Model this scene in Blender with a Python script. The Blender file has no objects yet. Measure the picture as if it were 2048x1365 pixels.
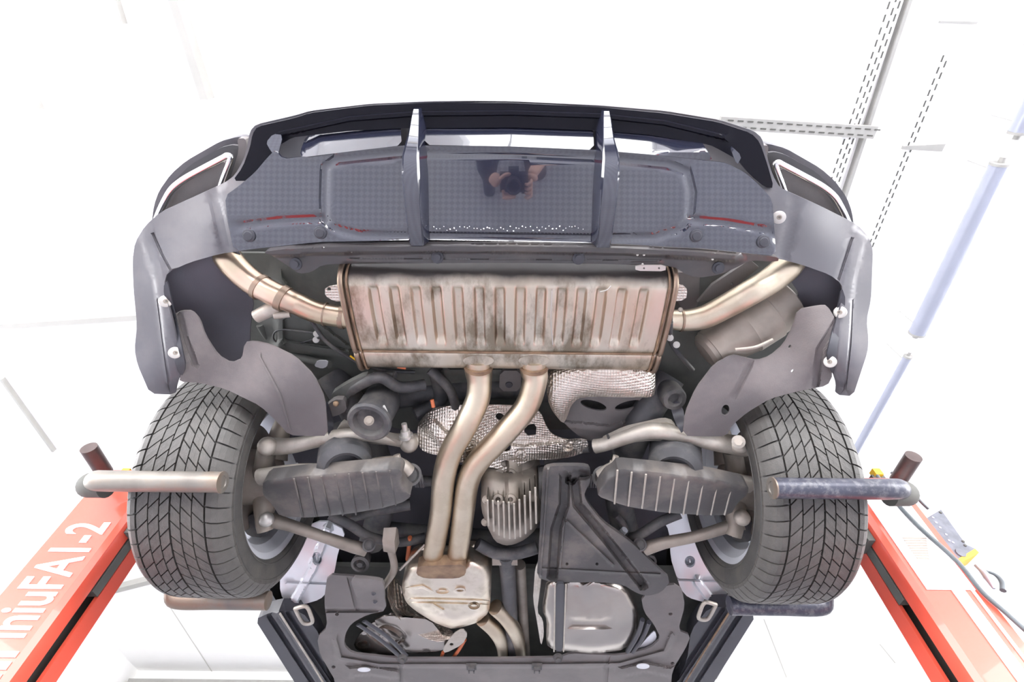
import bpy, bmesh, math, random
import numpy as np
from mathutils import Vector, Matrix, geometry
random.seed(7); rng = np.random.default_rng(7)
PI = math.pi
C = bpy.context.scene.collection
scene = bpy.context.scene
# ------------------------------------------------------------------ camera
FPX = 985.0; TH = math.radians(54.5); ROLL = math.radians(0.6)
_F = Vector((0, math.cos(TH), math.sin(TH))); _U0 = Vector((0, -math.sin(TH), math.cos(TH))); _X0 = Vector((1, 0, 0))
_R = _X0*math.cos(ROLL) + _U0*math.sin(ROLL); _U = _U0*math.cos(ROLL) - _X0*math.sin(ROLL)
cam = bpy.data.cameras.new('camera'); cam.sensor_width = 36; cam.lens = FPX/2048*36; cam.clip_start = 0.005
camo = bpy.data.objects.new('camera', cam); C.objects.link(camo)
camo.matrix_world = Matrix(((_R.x, _U.x, -_F.x, 0), (_R.y, _U.y, -_F.y, 0), (_R.z, _U.z, -_F.z, 0), (0, 0, 0, 1)))
scene.camera = camo
# ------------------------------------------------------------------ light and exposure
scene.view_settings.view_transform = 'Standard'; scene.view_settings.look = 'None'
scene.view_settings.gamma = 1.0; scene.view_settings.use_curve_mapping = False
scene.view_settings.exposure = 0.08
world = bpy.data.worlds.new('overcast_sky'); scene.world = world; world.use_nodes = True
bg = world.node_tree.nodes['Background']; bg.inputs[0].default_value = (0.97, 0.97, 0.985, 1); bg.inputs[1].default_value = 12.0
scene.cycles.max_bounces = 10; scene.cycles.diffuse_bounces = 6
FLOOR = -1.15; CEIL = 4.2; WX0, WX1, WY0, WY1 = -7.5, 7.5, -7.0, 11.3
def lamp(name, loc, rot, size, sizey, power, color=(1, 1, 1)):
    l = bpy.data.lights.new(name, 'AREA'); l.shape = 'RECTANGLE'; l.size = size; l.size_y = sizey; l.energy = power; l.color = color
    o = bpy.data.objects.new(name, l); C.objects.link(o); o.location = loc; o.rotation_euler = rot; return o
# ------------------------------------------------------------------ helpers
def ray(px, py):
    return _F + _R*((px-1024)/FPX) + _U*((682.5-py)/FPX)
def P(px, py, z):
    d = ray(px, py); return d*(z/d.z)
def Py(px, py, y):
    d = ray(px, py); return d*(y/d.y)
def Px(px, py, x):
    d = ray(px, py); return d*(x/d.x)
W = {}
def empty(name, loc):
    o = bpy.data.objects.new(name, None); C.objects.link(o); o.location = loc; W[o.name] = Vector(loc); o.empty_display_size = .1; return o
def mesh_obj(name, verts, faces, mat, parent=None, smooth=35, origin=None, mats=None, fm=None):
    V = [Vector(v) for v in verts]
    if origin is None:
        lo = Vector([min(v[i] for v in V) for i in range(3)]); hi = Vector([max(v[i] for v in V) for i in range(3)])
        origin = (lo+hi)/2
    me = bpy.data.meshes.new(name); me.from_pydata([v-origin for v in V], [], faces); me.update()
    bm = bmesh.new(); bm.from_mesh(me); bmesh.ops.recalc_face_normals(bm, faces=bm.faces); bm.to_mesh(me); bm.free()
    for m in (mats or [mat]): me.materials.append(m)
    if fm:
        for p, k in zip(me.polygons, fm): p.material_index = k
    me.shade_smooth()
    if smooth < 180: me.set_sharp_from_angle(angle=math.radians(smooth))
    o = bpy.data.objects.new(name, me); C.objects.link(o)
    W[o.name] = origin.copy()
    o.location = origin
    if parent is not None:
        o.parent = parent; o.location = origin - W[parent.name]
    return o
def tag(o, label=None, cat=None, group=None, kind=None):
    if label: o['label'] = label
    if cat: o['category'] = cat
    if group: o['group'] = group
    if kind: o['kind'] = kind
    return o
class MB:
    def __init__(s): s.v = []; s.f = []
    def add(s, v, f):
        n = len(s.v); s.v += [Vector(a) for a in v]; s.f += [tuple(i+n for i in q) for q in f]; return s
    def box(s, c, size, rot=None):
        c = Vector(c); h = Vector(size)/2; vs = []
        for x in (-1, 1):
            for y in (-1, 1):
                for z in (-1, 1):
                    p = Vector((x*h.x, y*h.y, z*h.z))
                    if rot: p = rot @ p
                    vs.append(c+p)
        return s.add(vs, [(0, 1, 3, 2), (4, 6, 7, 5), (0, 4, 5, 1), (2, 3, 7, 6), (0, 2, 6, 4), (1, 5, 7, 3)])
    def bbox(s, a, b):
        a = Vector(a); b = Vector(b); return s.box((a+b)/2, [abs(t) for t in (b-a)])
    def tube(s, pts, r, n=16, caps=True, sm=6, squash=None):
        pts = [Vector(p) for p in pts]; m0 = len(pts)
        rs = list(r) if hasattr(r, '__len__') else [r]*m0
        if sm > 1 and m0 > 2:
            q = []; rr = []
            for i in range(m0-1):
                p0 = pts[max(i-1, 0)]; p1 = pts[i]; p2 = pts[i+1]; p3 = pts[min(i+2, m0-1)]
                for k in range(sm):
                    t = k/sm
                    q.append(0.5*((2*p1)+(p2-p0)*t+(2*p0-5*p1+4*p2-p3)*t*t+(3*p1-p0-3*p2+p3)*t**3)); rr.append(rs[i]*(1-t)+rs[i+1]*t)
            q.append(pts[-1]); rr.append(rs[-1]); pts, rs = q, rr
        m = len(pts); vs = []; nrm = None
        for i in range(m):
            t = (pts[min(i+1, m-1)]-pts[max(i-1, 0)]).normalized()
            if nrm is None:
                nrm = t.orthogonal().normalized()
                if squash: nrm = (Vector((0, 0, 1)) - t*t.z).normalized()
            else: nrm = (nrm - t*nrm.dot(t)).normalized()
            b = t.cross(nrm); k = squash or 1
            for j in range(n):
                a = 2*PI*j/n; vs.append(pts[i]+(nrm*math.cos(a)*k+b*math.sin(a))*rs[i])
        fs = [(i*n+j, i*n+(j+1) % n, (i+1)*n+(j+1) % n, (i+1)*n+j) for i in range(m-1) for j in range(n)]
        if caps: fs += [tuple(range(n)), tuple((m-1)*n+j for j in range(n))]
        return s.add(vs, fs)
    def lathe(s, c, axis, prof, n=32):
        # prof: (along axis, radius) list
        c = Vector(c); ax = Vector(axis).normalized(); u = ax.orthogonal().normalized(); w = ax.cross(u); vs = []
        for (t, r) in prof:
            for j in range(n):
                a = 2*PI*j/n; vs.append(c+ax*t+(u*math.cos(a)+w*math.sin(a))*r)
        m = len(prof)
        fs = [(i*n+j, i*n+(j+1) % n, (i+1)*n+(j+1) % n, (i+1)*n+j) for i in range(m-1) for j in range(n)]
        if prof[0][1] > 1e-6: fs.append(tuple(range(n)))
        if prof[-1][1] > 1e-6: fs.append(tuple((m-1)*n+j for j in range(n)))
        return s.add(vs, fs)
    def prism(s, poly, off):
        off = Vector(off); n = len(poly); vs = [Vector(p) for p in poly]+[Vector(p)+off for p in poly]
        return s.add(vs, [tuple(range(n)), tuple(range(2*n-1, n-1, -1))]+[(i, (i+1) % n, n+(i+1) % n, n+i) for i in range(n)])
    def build(s, name, mat, parent=None, smooth=35, **k):
        return mesh_obj(name, s.v, s.f, mat, parent, smooth, **k)
def catmull(pts, k=5, closed=True):
    n = len(pts); q = []
    for i in range(n if closed else n-1):
        g = (lambda j: pts[j % n]) if closed else (lambda j: pts[min(max(j, 0), n-1)])
        p0, p1, p2, p3 = [np.array(g(i+d), float) for d in (-1, 0, 1, 2)]
        for m in range(k):
            t = m/k; q.append(tuple(0.5*((2*p1)+(p2-p0)*t+(2*p0-5*p1+4*p2-p3)*t*t+(3*p1-p0-3*p2+p3)*t**3)))
    if not closed: q.append(tuple(pts[-1]))
    return q
def chaikin(pts, w=.2):
    out = []; n = len(pts)
    for i in range(n):
        a = np.array(pts[i], float); b = np.array(pts[(i+1) % n], float); L = np.linalg.norm(b-a)
        k = min(w, 9/max(L, 1e-6)); k = min(k, .45)
        out += [tuple(a+(b-a)*k), tuple(b-(b-a)*k)]
    return out
def dens(pts, g):
    out = []; n = len(pts)
    for i in range(n):
        a = np.array(pts[i], float); b = np.array(pts[(i+1) % n], float); k = max(1, int(np.linalg.norm(b-a)/g))
        for j in range(k): out.append(tuple(a+(b-a)*j/k))
    return out
def inpoly(pts, poly):
    x, y = pts[:, 0], pts[:, 1]; ins = np.zeros(len(pts), bool); n = len(poly)
    for i in range(n):
        x1, y1 = poly[i]; x2, y2 = poly[(i+1) % n]
        if y1 == y2: continue
        c = ((y1 > y) != (y2 > y)) & (x < (x2-x1)*(y-y1)/(y2-y1)+x1); ins ^= c
    return ins
def pdist(pts, line, closed=False):
    d = np.full(len(pts), 1e9); n = len(line)
    for i in range(n if closed else n-1):
        a = np.array(line[i], float); b = np.array(line[(i+1) % n], float); ab = b-a; L = max(ab@ab, 1e-9)
        t = np.clip(((pts-a)@ab)/L, 0, 1); d = np.minimum(d, np.linalg.norm(pts-(a+t[:, None]*ab), axis=1))
    return d
def zfun(cp):
    if isinstance(cp, (int, float)): return lambda p: np.full(len(p), float(cp))
    if callable(cp): return cp
    A = np.array(cp, float); X = A[:, :2]/500; n = len(X)
    if n < 5:
        def g(p):
            w = 1/(np.linalg.norm(p[:, None]/500-X[None], axis=2)**2+1e-3); return (w*A[:, 2]).sum(1)/w.sum(1)
        return g
    ph = lambda r: -np.sqrt(r*r+.03)   # smooth kernel
    K = ph(np.linalg.norm(X[:, None]-X[None], axis=2)); Q = np.c_[np.ones(n), X]
    M = np.block([[K, Q], [Q.T, np.zeros((3, 3))]]) + np.diag([-2e-3]*n+[0]*3); w = np.linalg.lstsq(M, np.r_[A[:, 2], 0, 0, 0], rcond=None)[0]
    def f(p):
        p = p/500; r = np.linalg.norm(p[:, None]-X[None], axis=2); return ph(r)@w[:n]+np.c_[np.ones(len(p)), p]@w[n:]
    return f
def patch(name, outline, zc, mat, parent=None, thick=.006, holes=(), grid=14, beads=(), smooth=50, rnd=True, up=None, dome=0, domew=20):
    """a sheet of real thickness: outline and beads measured in photograph pixels, put at the heights zc"""
    if rnd == 'c': outline = catmull(outline, 4)
    elif rnd: outline = chaikin(outline)
    loops = [dens(outline, grid)]+[dens(h, grid*.6) for h in holes]
    V = []; E = []
    for L in loops:
        n0 = len(V); V += L; E += [(n0+i, n0+(i+1) % len(L)) for i in range(len(L))]
    B = np.array(V); lo = B.min(0); hi = B.max(0)
    gx, gy = np.meshgrid(np.arange(lo[0], hi[0], grid), np.arange(lo[1], hi[1], grid))
    gx = gx+((np.arange(gx.shape[0]) % 2)*grid/2)[:, None]
    G = np.c_[gx.ravel(), gy.ravel()]
    ok = inpoly(G, loops[0]) & (pdist(G, loops[0], True) > grid*.45)
    for (line, wd, dz) in beads: ok &= pdist(G, line) > wd*1.15+grid*.3
    ex = []
    for (line, wd, dz) in beads:
        st_ = max(2.5, min(grid*.7, wd*1.2)); L_ = dens(line+[line[-1]], st_)[:-1]
        for i in range(len(L_)):
            a_ = np.array(L_[max(i-1, 0)]); b_ = np.array(L_[min(i+1, len(L_)-1)]); t_ = b_-a_; t_ = t_/max(np.linalg.norm(t_), 1e-6); nn_ = np.array((-t_[1], t_[0]))
            for q_ in (0, wd*.65, -wd*.65, wd*1.18, -wd*1.18): ex.append(np.array(L_[i])+nn_*q_)
    ex = np.array(ex) if ex else np.zeros((0, 2))
    if len(ex):
        oe_ = inpoly(ex, loops[0]) & (pdist(ex, loops[0], True) > 1.2)
        for h in loops[1:]: oe_ &= ~inpoly(ex, h) & (pdist(ex, h, True) > 1.2)
        ex = ex[oe_]
    for h in loops[1:]: ok &= ~inpoly(G, h) & (pdist(G, h, True) > grid*.35)
    G = np.r_[G[ok], ex]; V2 = [Vector(v) for v in V]+[Vector(g) for g in G]
    ov, oe, of, *_ = geometry.delaunay_2d_cdt(V2, E, [], 0, .35)
    A = np.array([tuple(v) for v in ov]); of = [f for f in of if len(f) == 3]
    cen = np.array([A[list(f)].mean(0) for f in of]); keep = inpoly(cen, loops[0])
    for h in loops[1:]: keep &= ~inpoly(cen, h)
    F = [tuple(f) for f, k in zip(of, keep) if k]
    used = sorted({i for f in F for i in f}); mp = {u: i for i, u in enumerate(used)}
    A = A[used]; F = [tuple(mp[i] for i in f) for f in F]
    z = zfun(zc)(A)
    for (line, wd, dz) in beads:
        d = pdist(A, line, False); t = np.clip((wd*1.15-d)/(wd*.45), 0, 1); z = z + dz*(t*t*(3-2*t))
    if dome:
        d = pdist(A, loops[0], True); t = np.clip(d/domew, 0, 1); z = z + dome*(1-(1-t)**2)
    lo_v = [P(a[0], a[1], zz) for a, zz in zip(A, z)]
    off = Vector(up) if up is not None else Vector((0, 0, thick))
    hi_v = [v+off for v in lo_v]; n = len(lo_v)
    cnt = {}
    for f in F:
        for i in range(3):
            e = (f[i], f[(i+1) % 3]); cnt[e] = 1
    side = [(a, b, b+n, a+n) for (a, b) in cnt if (b, a) not in cnt]
    faces = [f for f in F]+[tuple(i+n for i in reversed(f)) for f in F]+side
    return mesh_obj(name, lo_v+hi_v, faces, mat, parent, smooth)
def ell(cx, cy, rx, ry, rot=0, n=20):
    c, s = math.cos(math.radians(rot)), math.sin(math.radians(rot))
    return [(cx+rx*math.cos(2*PI*i/n)*c-ry*math.sin(2*PI*i/n)*s, cy+rx*math.cos(2*PI*i/n)*s+ry*math.sin(2*PI*i/n)*c) for i in range(n)]
# ------------------------------------------------------------------ materials
def mat(name, col, rough=.5, metal=0, var=.25, scale=6, bump=0, bscale=60, coat=0, col2=None, spec=.5, dirt=None, dirt_amt=.5, dscale=3, ior=1.5, dimple=0, emit=None, stretch=None):
    m = bpy.data.materials.new(name); m.use_nodes = True; N = m.node_tree.nodes; L = m.node_tree.links; b = N['Principled BSDF']
    b.inputs['Roughness'].default_value = rough; b.inputs['Metallic'].default_value = metal; b.inputs['IOR'].default_value = ior
    b.inputs['Specular IOR Level'].default_value = spec
    b.inputs['Coat Weight'].default_value = coat; b.inputs['Coat Roughness'].default_value = .02; b.inputs['Coat IOR'].default_value = 1.7
    tc = N.new('ShaderNodeTexCoord'); src = tc.outputs['Object']
    if stretch:
        mp = N.new('ShaderNodeMapping'); mp.inputs['Scale'].default_value = stretch; L.new(src, mp.inputs[0]); src = mp.outputs[0]
    nz = N.new('ShaderNodeTexNoise'); nz.inputs['Scale'].default_value = scale; nz.inputs['Detail'].default_value = 6; L.new(src, nz.inputs['Vector'])
    rp = N.new('ShaderNodeValToRGB'); rp.color_ramp.elements[0].position = .35; rp.color_ramp.elements[1].position = .65
    c2 = col2 or tuple(c*(1-var) for c in col)
    rp.color_ramp.elements[0].color = (*c2, 1); rp.color_ramp.elements[1].color = (*col, 1); L.new(nz.outputs['Fac'], rp.inputs[0]); out = rp.outputs[0]
    if dirt:
        n2 = N.new('ShaderNodeTexNoise'); n2.inputs['Scale'].default_value = dscale; n2.inputs['Detail'].default_value = 8; n2.inputs['Roughness'].default_value = .65; L.new(src, n2.inputs['Vector'])
        r2 = N.new('ShaderNodeValToRGB'); r2.color_ramp.elements[0].position = .48; r2.color_ramp.elements[1].position = .62
        r2.color_ramp.elements[1].color = (dirt_amt,)*3+(1,); L.new(n2.outputs['Fac'], r2.inputs[0])
        mx = N.new('ShaderNodeMix'); mx.data_type = 'RGBA'; L.new(r2.outputs[0], mx.inputs[0]); L.new(out, mx.inputs[6]); mx.inputs[7].default_value = (*dirt, 1); out = mx.outputs[2]
    L.new(out, b.inputs['Base Color'])
    if bump or dimple:
        bp = N.new('ShaderNodeBump'); bp.inputs['Strength'].default_value = max(bump, dimple); bp.inputs['Distance'].default_value = .004 if dimple else .002
        if dimple:
            ch = N.new('ShaderNodeTexVoronoi'); ch.inputs['Scale'].default_value = bscale; ch.inputs['Randomness'].default_value = .05; L.new(src, ch.inputs['Vector']); L.new(ch.outputs['Distance'], bp.inputs['Height'])
        else:
            n3 = N.new('ShaderNodeTexNoise'); n3.inputs['Scale'].default_value = bscale; n3.inputs['Detail'].default_value = 4; L.new(src, n3.inputs['Vector']); L.new(n3.outputs['Fac'], bp.inputs['Height'])
        L.new(bp.outputs[0], b.inputs['Normal'])
    if emit: b.inputs['Emission Color'].default_value = (*emit[:3], 1); b.inputs['Emission Strength'].default_value = emit[3]
    return m
M = {}
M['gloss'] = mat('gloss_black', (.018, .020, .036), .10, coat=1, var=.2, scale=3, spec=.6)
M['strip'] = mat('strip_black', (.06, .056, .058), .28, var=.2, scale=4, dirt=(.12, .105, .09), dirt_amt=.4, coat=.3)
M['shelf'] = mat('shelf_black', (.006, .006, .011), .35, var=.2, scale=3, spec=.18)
M['satin'] = mat('satin_black', (.05, .051, .062), .42, var=.2, scale=4, bump=.05)
M['wing'] = mat('grey_black_plastic', (.10, .098, .11), .38, var=.15, scale=3, dirt=(.17, .155, .155), dirt_amt=.4)
M['wingin'] = mat('black_inner_plastic', (.06, .058, .062), .5, var=.2)
M['liner'] = mat('dusty_liner_felt', (.165, .15, .15), .85, var=.22, scale=5, bump=.4, bscale=300, dirt=(.24, .21, .20), dirt_amt=.5)
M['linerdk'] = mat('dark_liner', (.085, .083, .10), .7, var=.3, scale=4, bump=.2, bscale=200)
M['under'] = mat('underbody_coating', (.11, .115, .105), .7, var=.35, scale=5, bump=.3, bscale=80, dirt=(.16, .16, .145))
M['dark'] = mat('dark_rubber', (.065, .065, .07), .55, var=.3, scale=20, bump=.15, bscale=150, dirt=(.15, .14, .125), dirt_amt=.5, dscale=9)
M['cover'] = mat('dusty_cover_plastic', (.072, .068, .068), .42, var=.25, scale=7, bump=.15, bscale=150, dirt=(.22, .19, .165), dirt_amt=.45, dscale=5)
M['panel'] = mat('grey_underpanel', (.15, .138, .135), .5, var=.15, scale=5, bump=.15, bscale=200, dirt=(.22, .2, .19), dirt_amt=.4)
M['steel'] = mat('heated_steel', (.66, .61, .525), .38, 1, scale=7, col2=(.58, .50, .40), dirt=(.20, .16, .11), dirt_amt=.85, dscale=6, stretch=(1.6, .7, 1), bump=.25, bscale=40)
M['sil'] = mat('silencer_steel', (.80, .73, .62), .34, 1, scale=9, col2=(.70, .62, .54), dirt=(.45, .38, .28), dirt_amt=.4, dscale=14, bump=.15, bscale=60)
M['pipe'] = mat('pipe_steel', (.66, .59, .47), .40, 1, scale=6, col2=(.56, .47, .36), dirt=(.42, .33, .22), dirt_amt=.35, dscale=9, bump=.12, bscale=60)
M['pipe_red'] = mat('copper_tinted_steel', (.70, .50, .40), .3, 1, scale=9, col2=(.52, .45, .32), bump=.1)
M['bandst'] = mat('weld_band_steel', (.33, .25, .19), .4, .9, scale=12)
M['rust'] = mat('rusty_seam', (.36, .25, .16), .6, .7, scale=20, col2=(.2, .13, .09))
M['alu'] = mat('cast_aluminium', (.58, .54, .48), .5, .55, scale=9, var=.3, dirt=(.3, .25, .2), dirt_amt=.5, dscale=8, bump=.2, bscale=90)
M['aludk'] = mat('dirty_aluminium', (.33, .29, .25), .55, .5, scale=10, var=.35, bump=.2, bscale=90)
M['shield'] = mat('dimpled_aluminium', (.78, .72, .65), .32, .95, var=.15, scale=4, dimple=.8, bscale=120, dirt=(.36, .29, .23), dirt_amt=.5)
M['foil'] = mat('smooth_shield', (.46, .42, .39), .22, .9, scale=3, var=.3, dirt=(.3, .24, .2), dirt_amt=.4)
M['silver'] = mat('silver_sheet', (.80, .82, .86), .35, .5, scale=5, var=.12)
M['rimm'] = mat('rim_paint', (.72, .74, .79), .3, .5, scale=5, var=.1)
M['chrome'] = mat('bright_chrome', (.75, .75, .76), .12, 1, var=.03)
M['washer'] = mat('zinc_washer', (.55, .53, .50), .4, .6, var=.1)
M['tyre'] = mat('tyre_rubber', (.062, .06, .058), .62, var=.3, scale=14, bump=.2, bscale=200, dirt=(.10, .092, .08), dirt_amt=.5, dscale=8)
M['block'] = mat('tread_rubber', (.075, .071, .066), .5, var=.25, scale=30, bump=.5, bscale=380, dirt=(.11, .10, .088), dirt_amt=.5, dscale=9)
M['dust'] = M['block']
M['groove'] = mat('groove_rubber', (.02, .02, .02), .8)
M['peg'] = mat('brown_peg', (.10, .07, .065), .4, .3, scale=20)
M['fork'] = mat('worn_fork_steel', (.26, .24, .21), .42, .5, scale=10, col2=(.17, .155, .14), dirt=(.20, .12, .075), dirt_amt=.6, dscale=5, bump=.2, bscale=50)
M['forkblk'] = mat('black_fork_paint', (.05, .052, .075), .32, .2, scale=14, dirt=(.2, .2, .21), dirt_amt=.5, dscale=45)
M['red'] = mat('red_paint', (.74, .10, .06), .3, coat=.3, var=.08, scale=2)
M['white'] = mat('white_lettering', (.95, .93, .92), .5, var=.02)
M['wall'] = mat('white_wall', (.93, .925, .91), .8, var=.01)
M['seam'] = mat('beige_seam', (.42, .412, .385), .8, var=.05)
M['trim'] = mat('panel_joint', (.60, .59, .55), .8, var=.03)
M['rail'] = mat('galvanised_rail', (.36, .355, .335), .6, .2, var=.12, scale=8)
M['slot'] = mat('dark_slot', (.10, .10, .09), .8)
M['floor'] = mat('grey_floor', (.47, .48, .52), .45, var=.12, scale=2)
M['orange'] = mat('orange_cable', (.55, .15, .06), .5)
M['cable'] = mat('grey_cable', (.12, .14, .15), .5)
M['label'] = mat('paper_label', (.78, .77, .72), .6, var=.05)
M['box'] = mat('control_box', (.14, .15, .18), .4, scale=40, var=.3)
M['yellow'] = mat('yellow_bumper', (.95, .55, .02), .5)
M['body'] = mat('body_paint', (.02, .021, .024), .25, coat=.5)
M['tubelamp'] = mat('lamp_tube_housing', (.36, .38, .46), .25, .2, var=.05)
M['skin'] = mat('skin', (.75, .46, .36), .5, var=.08)
M['sleeve'] = mat('dark_sleeve', (.03, .03, .045), .8)
M['camblk'] = mat('camera_body', (.015, .015, .017), .4)
# ------------------------------------------------------------------ setting
def tiles(m):
    N = m.node_tree.nodes; L = m.node_tree.links; b = N['Principled BSDF']; src = b.inputs['Base Color'].links[0].from_socket
    tc = N.new('ShaderNodeTexCoord'); mp = N.new('ShaderNodeMapping'); mp.inputs['Rotation'].default_value = (0, 0, PI/4); L.new(tc.outputs['Object'], mp.inputs[0])
    ch = N.new('ShaderNodeTexChecker'); ch.inputs['Scale'].default_value = 34; ch.inputs[1].default_value = (.76, .76, .78, 1); ch.inputs[2].default_value = (1.1, 1.1, 1.12, 1); L.new(mp.outputs[0], ch.inputs[0])
    mx = N.new('ShaderNodeMix'); mx.data_type = 'RGBA'; mx.blend_type = 'MULTIPLY'; mx.inputs[0].default_value = 1; L.new(src, mx.inputs[6]); L.new(ch.outputs[0], mx.inputs[7]); L.new(mx.outputs[2], b.inputs['Base Color'])
tiles(M['floor'])
def st(name, mb, m): return tag(mb.build(name, m), kind='structure')
st('floor', MB().bbox((WX0-6, WY0-8, FLOOR-.2), (WX1+6, WY1, FLOOR)), M['floor'])
st('ceiling', MB().bbox((WX0, WY0, CEIL), (WX1, WY1, CEIL+.2)), M['wall'])
st('wall_front', MB().bbox((WX0, WY1, FLOOR), (WX1, WY1+.2, CEIL)), M['wall'])
def wall_open(name, fixed, axis, a0, a1, op):  # large openings added out of view so the sky lights hall and underside
    mb = MB(); f0, f1 = fixed
    o0, o1, z0, z1 = op
    def q(x0, x1, za, zb):
        if axis == 'x': mb.bbox((f0, x0, za), (f1, x1, zb))
        else: mb.bbox((x0, f0, za), (x1, f1, zb))
    q(a0, o0, FLOOR, CEIL); q(o1, a1, FLOOR, CEIL); q(o0, o1, FLOOR, z0); q(o0, o1, z1, CEIL)
    return st(name, mb, M['wall'])
wall_open('wall_left', (WX0-.2, WX0), 'x', WY0, WY1, (-6.0, 3.5, .2, 3.4))
wall_open('wall_right', (WX1, WX1+.2), 'x', WY0, WY1, (-6.0, 2.5, .2, 3.4))
for x in (-4.3, -2.15, 0, 2.15, 4.3): st('added_window_bar_1', MB().bbox((x-.05, WY0-.12, FLOOR+.01), (x+.05, WY0-.04, 3.8)), M['rail'])  # bars across the added rear opening, to break up its reflection
for z in (.15, 1.4, 2.6): st('added_window_bar_1', MB().bbox((-6.5, WY0-.13, z-.05), (6.5, WY0-.03, z+.05)), M['rail'])
wall_open('wall_back', (WY0-.2, WY0), 'y', WX0, WX1, (-6.5, 6.5, FLOOR+.01, 3.8))
for nm, loc, rot, sx, sy in (('daylight_left', (WX0+.01, -1.25, 1.8), (0, -PI/2, 0), 3.2, 9.5), ('daylight_right', (WX1-.01, -1.75, 1.8), (0, PI/2, 0), 3.2, 8.5),
                             ('daylight_back', (0, WY0+.01, 1.3), (PI/2, 0, 0), 13, 4.9)):
    l = lamp(nm, loc, rot, sx, sy, 1); l.data.cycles.is_portal = True  # portals guide the sky light through the added openings
# ================================================================== the car
X0 = -.035; YA = 1.38; ZA = 1.11; RT = .375          # car centre line, rear axle, tyre radius
car = empty('car', (X0, 1.9, .735))
tag(car, 'black car seen from below and behind, raised on the red wheel lift', 'car')
def rod(name, pts, r, m, parent=car, n=16, sm=6, squash=None, build=True):
    mb = MB().tube([P(*p) for p in pts], r, n, True, sm, squash)
    return mb.build(name, m, parent, 60) if build else mb
def disc(name, p, ax, prof, m, parent, n=28): return MB().lathe(p, ax, prof, n).build(name, m, parent, 40)
def bolt(px, py, z, r=.008, h=.012, m='washer', parent=car, name='bolt', ax=None):
    p = P(px, py, z); ax = ax or -p.normalized()
    mb = MB().lathe(p, ax, [(-.004, r*1.6), (.002, r*1.6), (.002, r*1.5)], 20); mb.lathe(p, ax, [(0, r), (h, r), (h, .0)], 6)
    return mb.build(name, M[m], parent, 30)
# ---- closed body shell above the underside
def shell():
    mb = MB()
    mb.bbox((X0-.93, .60, 1.45), (X0+.93, 4.9, 1.47)); return mb.build('floor_pan', M['under'], car)
shell()
for s in (-1, 1):   # body sides with wheel arch
    prof = []
    ys = [.62, .72, .9]
    pts = [(.62, 1.62), (.75, 1.28), (.93, 1.26)]
    for a in range(150, 29, -12): pts.append((YA+.46*math.cos(math.radians(a)), ZA+.08+.46*math.sin(math.radians(a))))
    pts += [(1.84, 1.2), (1.86, 1.06), (3.9, 1.06), (3.9, 1.3), (4.85, 1.3), (4.95, 1.6), (4.7, 1.75), (3.6, 1.85), (2.9, 2.3), (1.2, 2.35), (.65, 1.9)]
    MB().prism([(X0+s*.99, y, z) for y, z in pts], (-s*.03, 0, 0)).build('side_panel', M['body'], car, 20)
MB().prism([(X0-.95, y, z) for y, z in [(.62, 1.5), (.45, 1.62), (.5, 1.9), (.66, 2.0), (1.1, 2.36), (2.9, 2.38), (3.6, 1.9), (4.7, 1.8), (4.95, 1.5)]], (1.9, 0, 0)).build('body_shell', M['body'], car, 20)
MB().bbox((X0-.95, 1.98, 1.13), (X0+.95, 4.9, 1.15)).build('front_floor', M['under'], car)
for s in (-1, 1):
    MB().bbox((X0+s*.60, .62, 1.1), (X0+s*.615, 2.0, 1.46)).build('frame_rail', M['under'], car) if False else None
# ---- trunk floor around the muffler
tf = patch('trunk_floor', [(400, 505), (1600, 520), (1640, 700), (1500, 800), (1300, 860), (800, 860), (640, 800), (500, 730), (430, 640)],
      [(400, 505, 1.30), (1600, 520, 1.30), (1000, 520, 1.30), (1000, 740, 1.27), (640, 700, 1.22), (1400, 700, 1.26), (1000, 850, 1.33), (500, 620, 1.25), (1550, 700, 1.28)],
      M['under'], car, .01, grid=16, beads=[([(560, 690), (720, 715), (860, 735)], 10, -.02), ([(560, 560), (620, 640), (700, 700)], 6, -.012), ([(900, 745), (1100, 745)], 8, -.02), ([(1300, 560), (1350, 640)], 10, -.015), ([(560, 640), (560, 700)], 8, -.012)])
patch('floor_tray', [(1000, 742), (1042, 742), (1042, 783), (998, 783)], 1.235, M['panel'], car, .02, grid=8)
disc('drain_plug', P(1018, 770, 1.233), (0, -.3, -1), [(0, .012), (.004, .010), (.004, 0)], M['satin'], car)
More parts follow.
